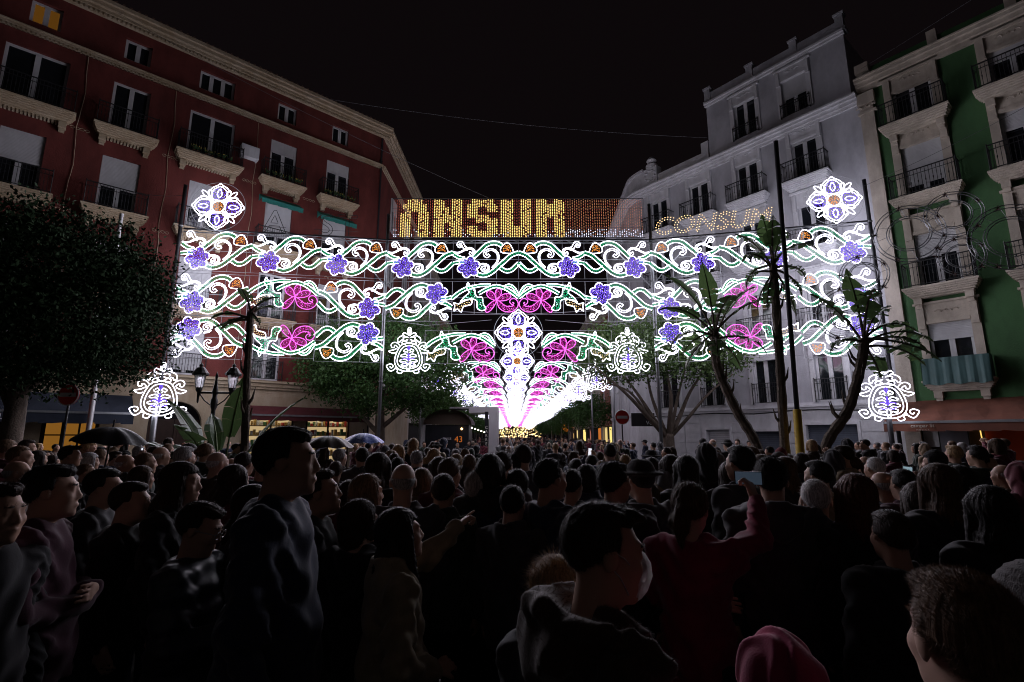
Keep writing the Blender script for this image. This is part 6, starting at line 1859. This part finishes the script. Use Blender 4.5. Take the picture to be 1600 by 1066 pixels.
LIST = [(340, 706, 36, 'bald'), (362, 716, 24), (382, 707, 36), (414, 702, 42), (366, 728, 50, 'woman_a', 'dark brown'), (531, 702, 26, 'man_a', 'grey'), (525, 722, 32, 'man_a', 'brown'), (566, 700, 30), (591, 709, 46, 'woman_a', 'dark brown'),
        (660, 733, 44, 'woman_b', 'light brown'), (623, 696, 22, 'woman_a', 'blond'), (651, 705, 28), (678, 702, 25), (686, 715, 38, 'woman_a', 'dark brown'), (702, 717, 46, 'man_a', 'brown'), (712, 702, 20, 'man_c', 'grey'), (727, 701, 20, 'man_c', 'light brown'),
        (713, 710, 28), (733, 711, 32), (728, 728, 32), (766, 711, 52, 'woman_b', 'black'), (784, 707, 46, 'man_a', 'dark brown'), (802, 709, 40, 'man_b', 'black'), (816, 695, 40, 'man_c', 'dark brown'),
        (893, 735, 48, 'man_a', 'black'), (900, 718, 30), (917, 727, 44, 'woman_b', 'black'), (910, 713, 20), (925, 712, 26), (937, 706, 20), (953, 694, 28, 'man_c', 'dark brown'), (941, 721, 28), (954, 716, 22, 'beanie', 'grey'), (977, 711, 22, 'woman_b', 'blond'),
        (1001, 722, 56, 'fedora'), (1017, 705, 26, 'fedora'), (1018, 716, 36), (1047, 712, 40, 'woman_a', 'dark brown'), (1072, 713, 46, 'woman_a', 'black'), (1040, 735, 40, 'hood', None, 'grey'), (1103, 695, 34, 'hood', None, 'black'), (1116, 703, 24),
        (1121, 710, 30, 'beanie', 'grey'), (1156, 698, 50, 'man_a', 'black'), (1172, 699, 30), (1226, 715, 40), (1253, 709, 32, 'woman_b', 'dark brown'), (1220, 701, 22, 'beanie', 'red'), (1278, 721, 46, 'man_a', 'black'), (1292, 714, 26), (1300, 705, 30), (1317, 697, 30, 'man_a', 'dark brown'),
        (1330, 713, 30, 'woman_c', 'brown'), (1351, 713, 26), (1366, 715, 36, 'man_c', 'white'), (1377, 737, 46, 'bald', 'grey'), (1500, 729, 52, 'woman_b', 'black'), (1460, 706, 34, 'beanie', 'black'), (1525, 697, 30), (1537, 709, 30, 'man_a', 'black', 'navy', 120), (1566, 726, 36, 'bald', 'white'), (1592, 725, 42),
        (12, 688, 26), (43, 688, 22), (28, 720, 40, 'bald', 'grey'), (60, 705, 26), (82, 712, 22), (110, 697, 30, 'man_b', 'black', 'grey'), (135, 725, 30, 'man_c', 'light brown'), (140, 708, 28), (163, 734, 56, 'man_a', 'black', 'black', 70), (196, 710, 32, 'bald', 'white'), (228, 708, 32, 'man_c', 'light brown'), (222, 729, 38, 'woman_b', 'brown'),
        (252, 698, 28), (289, 699, 34, 'man_a', 'grey'), (296, 694, 26, 'woman_a', 'black'), (322, 694, 26), (547, 752, 50, 'woman_b', 'dark brown'), (470, 720, 40), (692, 742, 56, 'man_b', 'dark brown'), (808, 735, 52, 'man_a', 'black', 'black'), (1140, 722, 44, 'woman_a', 'dark brown'), (1410, 735, 48, 'man_a', 'black'), (1435, 755, 60, 'woman_b', 'dark brown'), (1010, 752, 50, 'woman_b', 'brown'),
        (205, 755, 62, 'man_a', 'dark brown', 'black', 75), (395, 760, 66, 'woman_a', 'black', 'black', 60), (1390, 800, 80, 'man_a', 'dark brown', 'black', 5), (800, 760, 60, 'man_b', 'black', 'charcoal', 30)]
for t in LIST:
    u, v, hp = t[:3]; kind = t[3] if len(t) > 3 else None; hair = t[4] if len(t) > 4 else None; coat = t[5] if len(t) > 5 else None; fc = t[6] if len(t) > 6 else None
    D = .235 * 800 / hp
    a, b = ray(u, v)
    if CAM_H + b * D > 1.88 and b > 0: D = max(2.0, .03 / b) if b > .002 else D
    if CAM_H + b * D < 1.5: D = (1.5 - CAM_H) / b
    crowd_person(u, v, D, None, kind, hair, coat, fc)
def pixel_of(x, y, z):
    zc = z - CAM_H; f_ = y * C_ + zc * S_; up = -y * S_ + zc * C_
    return 800 + F_PX * x / f_, 533 - F_PX * up / f_
def loose_phone(u, v, D, label, lit, col, land=True, face=60):
    """a lit phone and the person who holds it up"""
    q = at(u, v, D); s_ = q.z / 1.735; r_ = math.radians(face)
    px, py = q.x - math.sin(r_) * .375 * s_, q.y - math.cos(r_) * .375 * s_
    uu, vv = pixel_of(px, py, 1.752 * s_)
    crowd_person(uu, vv, py, 1.752 * s_, 'phone_up', None, None, face)
    phone(Matrix.Translation(q) @ Matrix.Rotation(-r_ * .6, 4, 'Z') @ (Matrix.Rotation(math.pi / 2, 4, 'Y') if land else Matrix.Rotation(.12, 4, 'Y')), label, lit, col)
loose_phone(310, 708, 8.0, 'phone with a green-white screen held up before the lantern post', 1.6, (.75, 1, .55))
loose_phone(222, 707, 8.5, 'phone with a cold white screen under the black umbrella', 1.2, (.8, .85, 1), False)
loose_phone(184, 693, 8.5, 'phone torch glowing pink-white under the black umbrella', 2.4, (1, .75, .8), False)
loose_phone(1418, 742, 4.6, 'phone with a blue-white screen held up beside the long-haired woman', .35, (.6, .85, 1), False)
loose_phone(922, 707, 9.0, 'phone with a white screen held up near the street mouth', .9, (.9, .9, 1), False)
loose_phone(1052, 727, 6.0, 'small phone with a white screen held low near the vase-shaped tree', .7, (.9, .9, 1), False)

# people further back, standing where gaps remain
tries = 0
while NP[0] < 272 and tries < 6000:
    tries += 1
    y = 4.5 + 27 * crng.random() ** 1.15
    if y < 21: x = crng.uniform(-y * .98, y * .98); x = max(-14, min(13.5, x))
    else: x = crng.uniform(-5.2, 6.2)
    if any((x - px) ** 2 + (y - py) ** 2 < .30 for px, py in SEEN): continue
    if y > 25 and -5.2 < x < -.6: continue
    if y < 8 and abs(x - 0) < .2: continue
    hgt = crng.gauss(1.67, .075); hgt = min(1.82, max(1.5, hgt))
    # pixel of the head top
    zc = hgt - CAM_H; f_ = y * C_ + zc * S_; up = -y * S_ + zc * C_
    u, v = 800 + F_PX * x / f_, 533 - F_PX * up / f_
    crowd_person(u, v, y, hgt, crng.choice(list(PROT)) if y > 9 else None)
# the mass of people far down the street
fc_v, fc_q = [], []
frg = np.random.default_rng(8)
ms = FIG['man_a']
def decim(me, k):
    o = bpy.data.objects.new('t', me); COL.objects.link(o); md = o.modifiers.new('d', 'DECIMATE'); md.ratio = k
    dg = bpy.context.evaluated_depsgraph_get(); m2 = bpy.data.meshes.new_from_object(o.evaluated_get(dg)); bpy.data.objects.remove(o)
    V = np.empty(len(m2.vertices) * 3, np.float32); m2.vertices.foreach_get('co', V); T = [tuple(p.vertices) for p in m2.polygons]
    return V.reshape(-1, 3), T
hv_, hf_ = decim(ms['body'], .02); cv_, cf_ = decim(ms['coat'], .03)
Vs, Fs, Mi = [], [], []; nv = 0
fmats = [SKIN[1], COATM['black'], COATM['charcoal'], COATM['navy'], COATM['maroon'], COATM['tan'], HAIRM['dark brown'], HAIRM['black']]
for i in range(620):
    y = 31 + 150 * frg.random() ** 1.3; x = frg.uniform(-5.4, 6.6); h = frg.normal(1.66, .08) / 1.75; a = frg.uniform(0, 6.28)
    c, s = math.cos(a), math.sin(a); m1 = int(frg.integers(1, 6)); m0 = int(frg.choice([0, 6, 7]))
    for V, T, mi in ((hv_, hf_, m0), (cv_, cf_, m1)):
        W = np.stack([(V[:, 0] * c - V[:, 1] * s) * h + x, (V[:, 0] * s + V[:, 1] * c) * h + y, V[:, 2] * h], 1)
        Vs.append(W); Fs += [tuple(q + nv for q in t) for t in T]; Mi += [mi] * len(T); nv += len(W)
me = bpy.data.meshes.new('distant_crowd'); me.from_pydata(np.concatenate(Vs).tolist(), [], Fs)
for m in fmats: me.materials.append(m)
me.polygons.foreach_set('material_index', Mi); me.update()
tag(link('distant_crowd', me), 'mass of people filling the street under the tunnel of lights', 'crowd', kind='stuff')
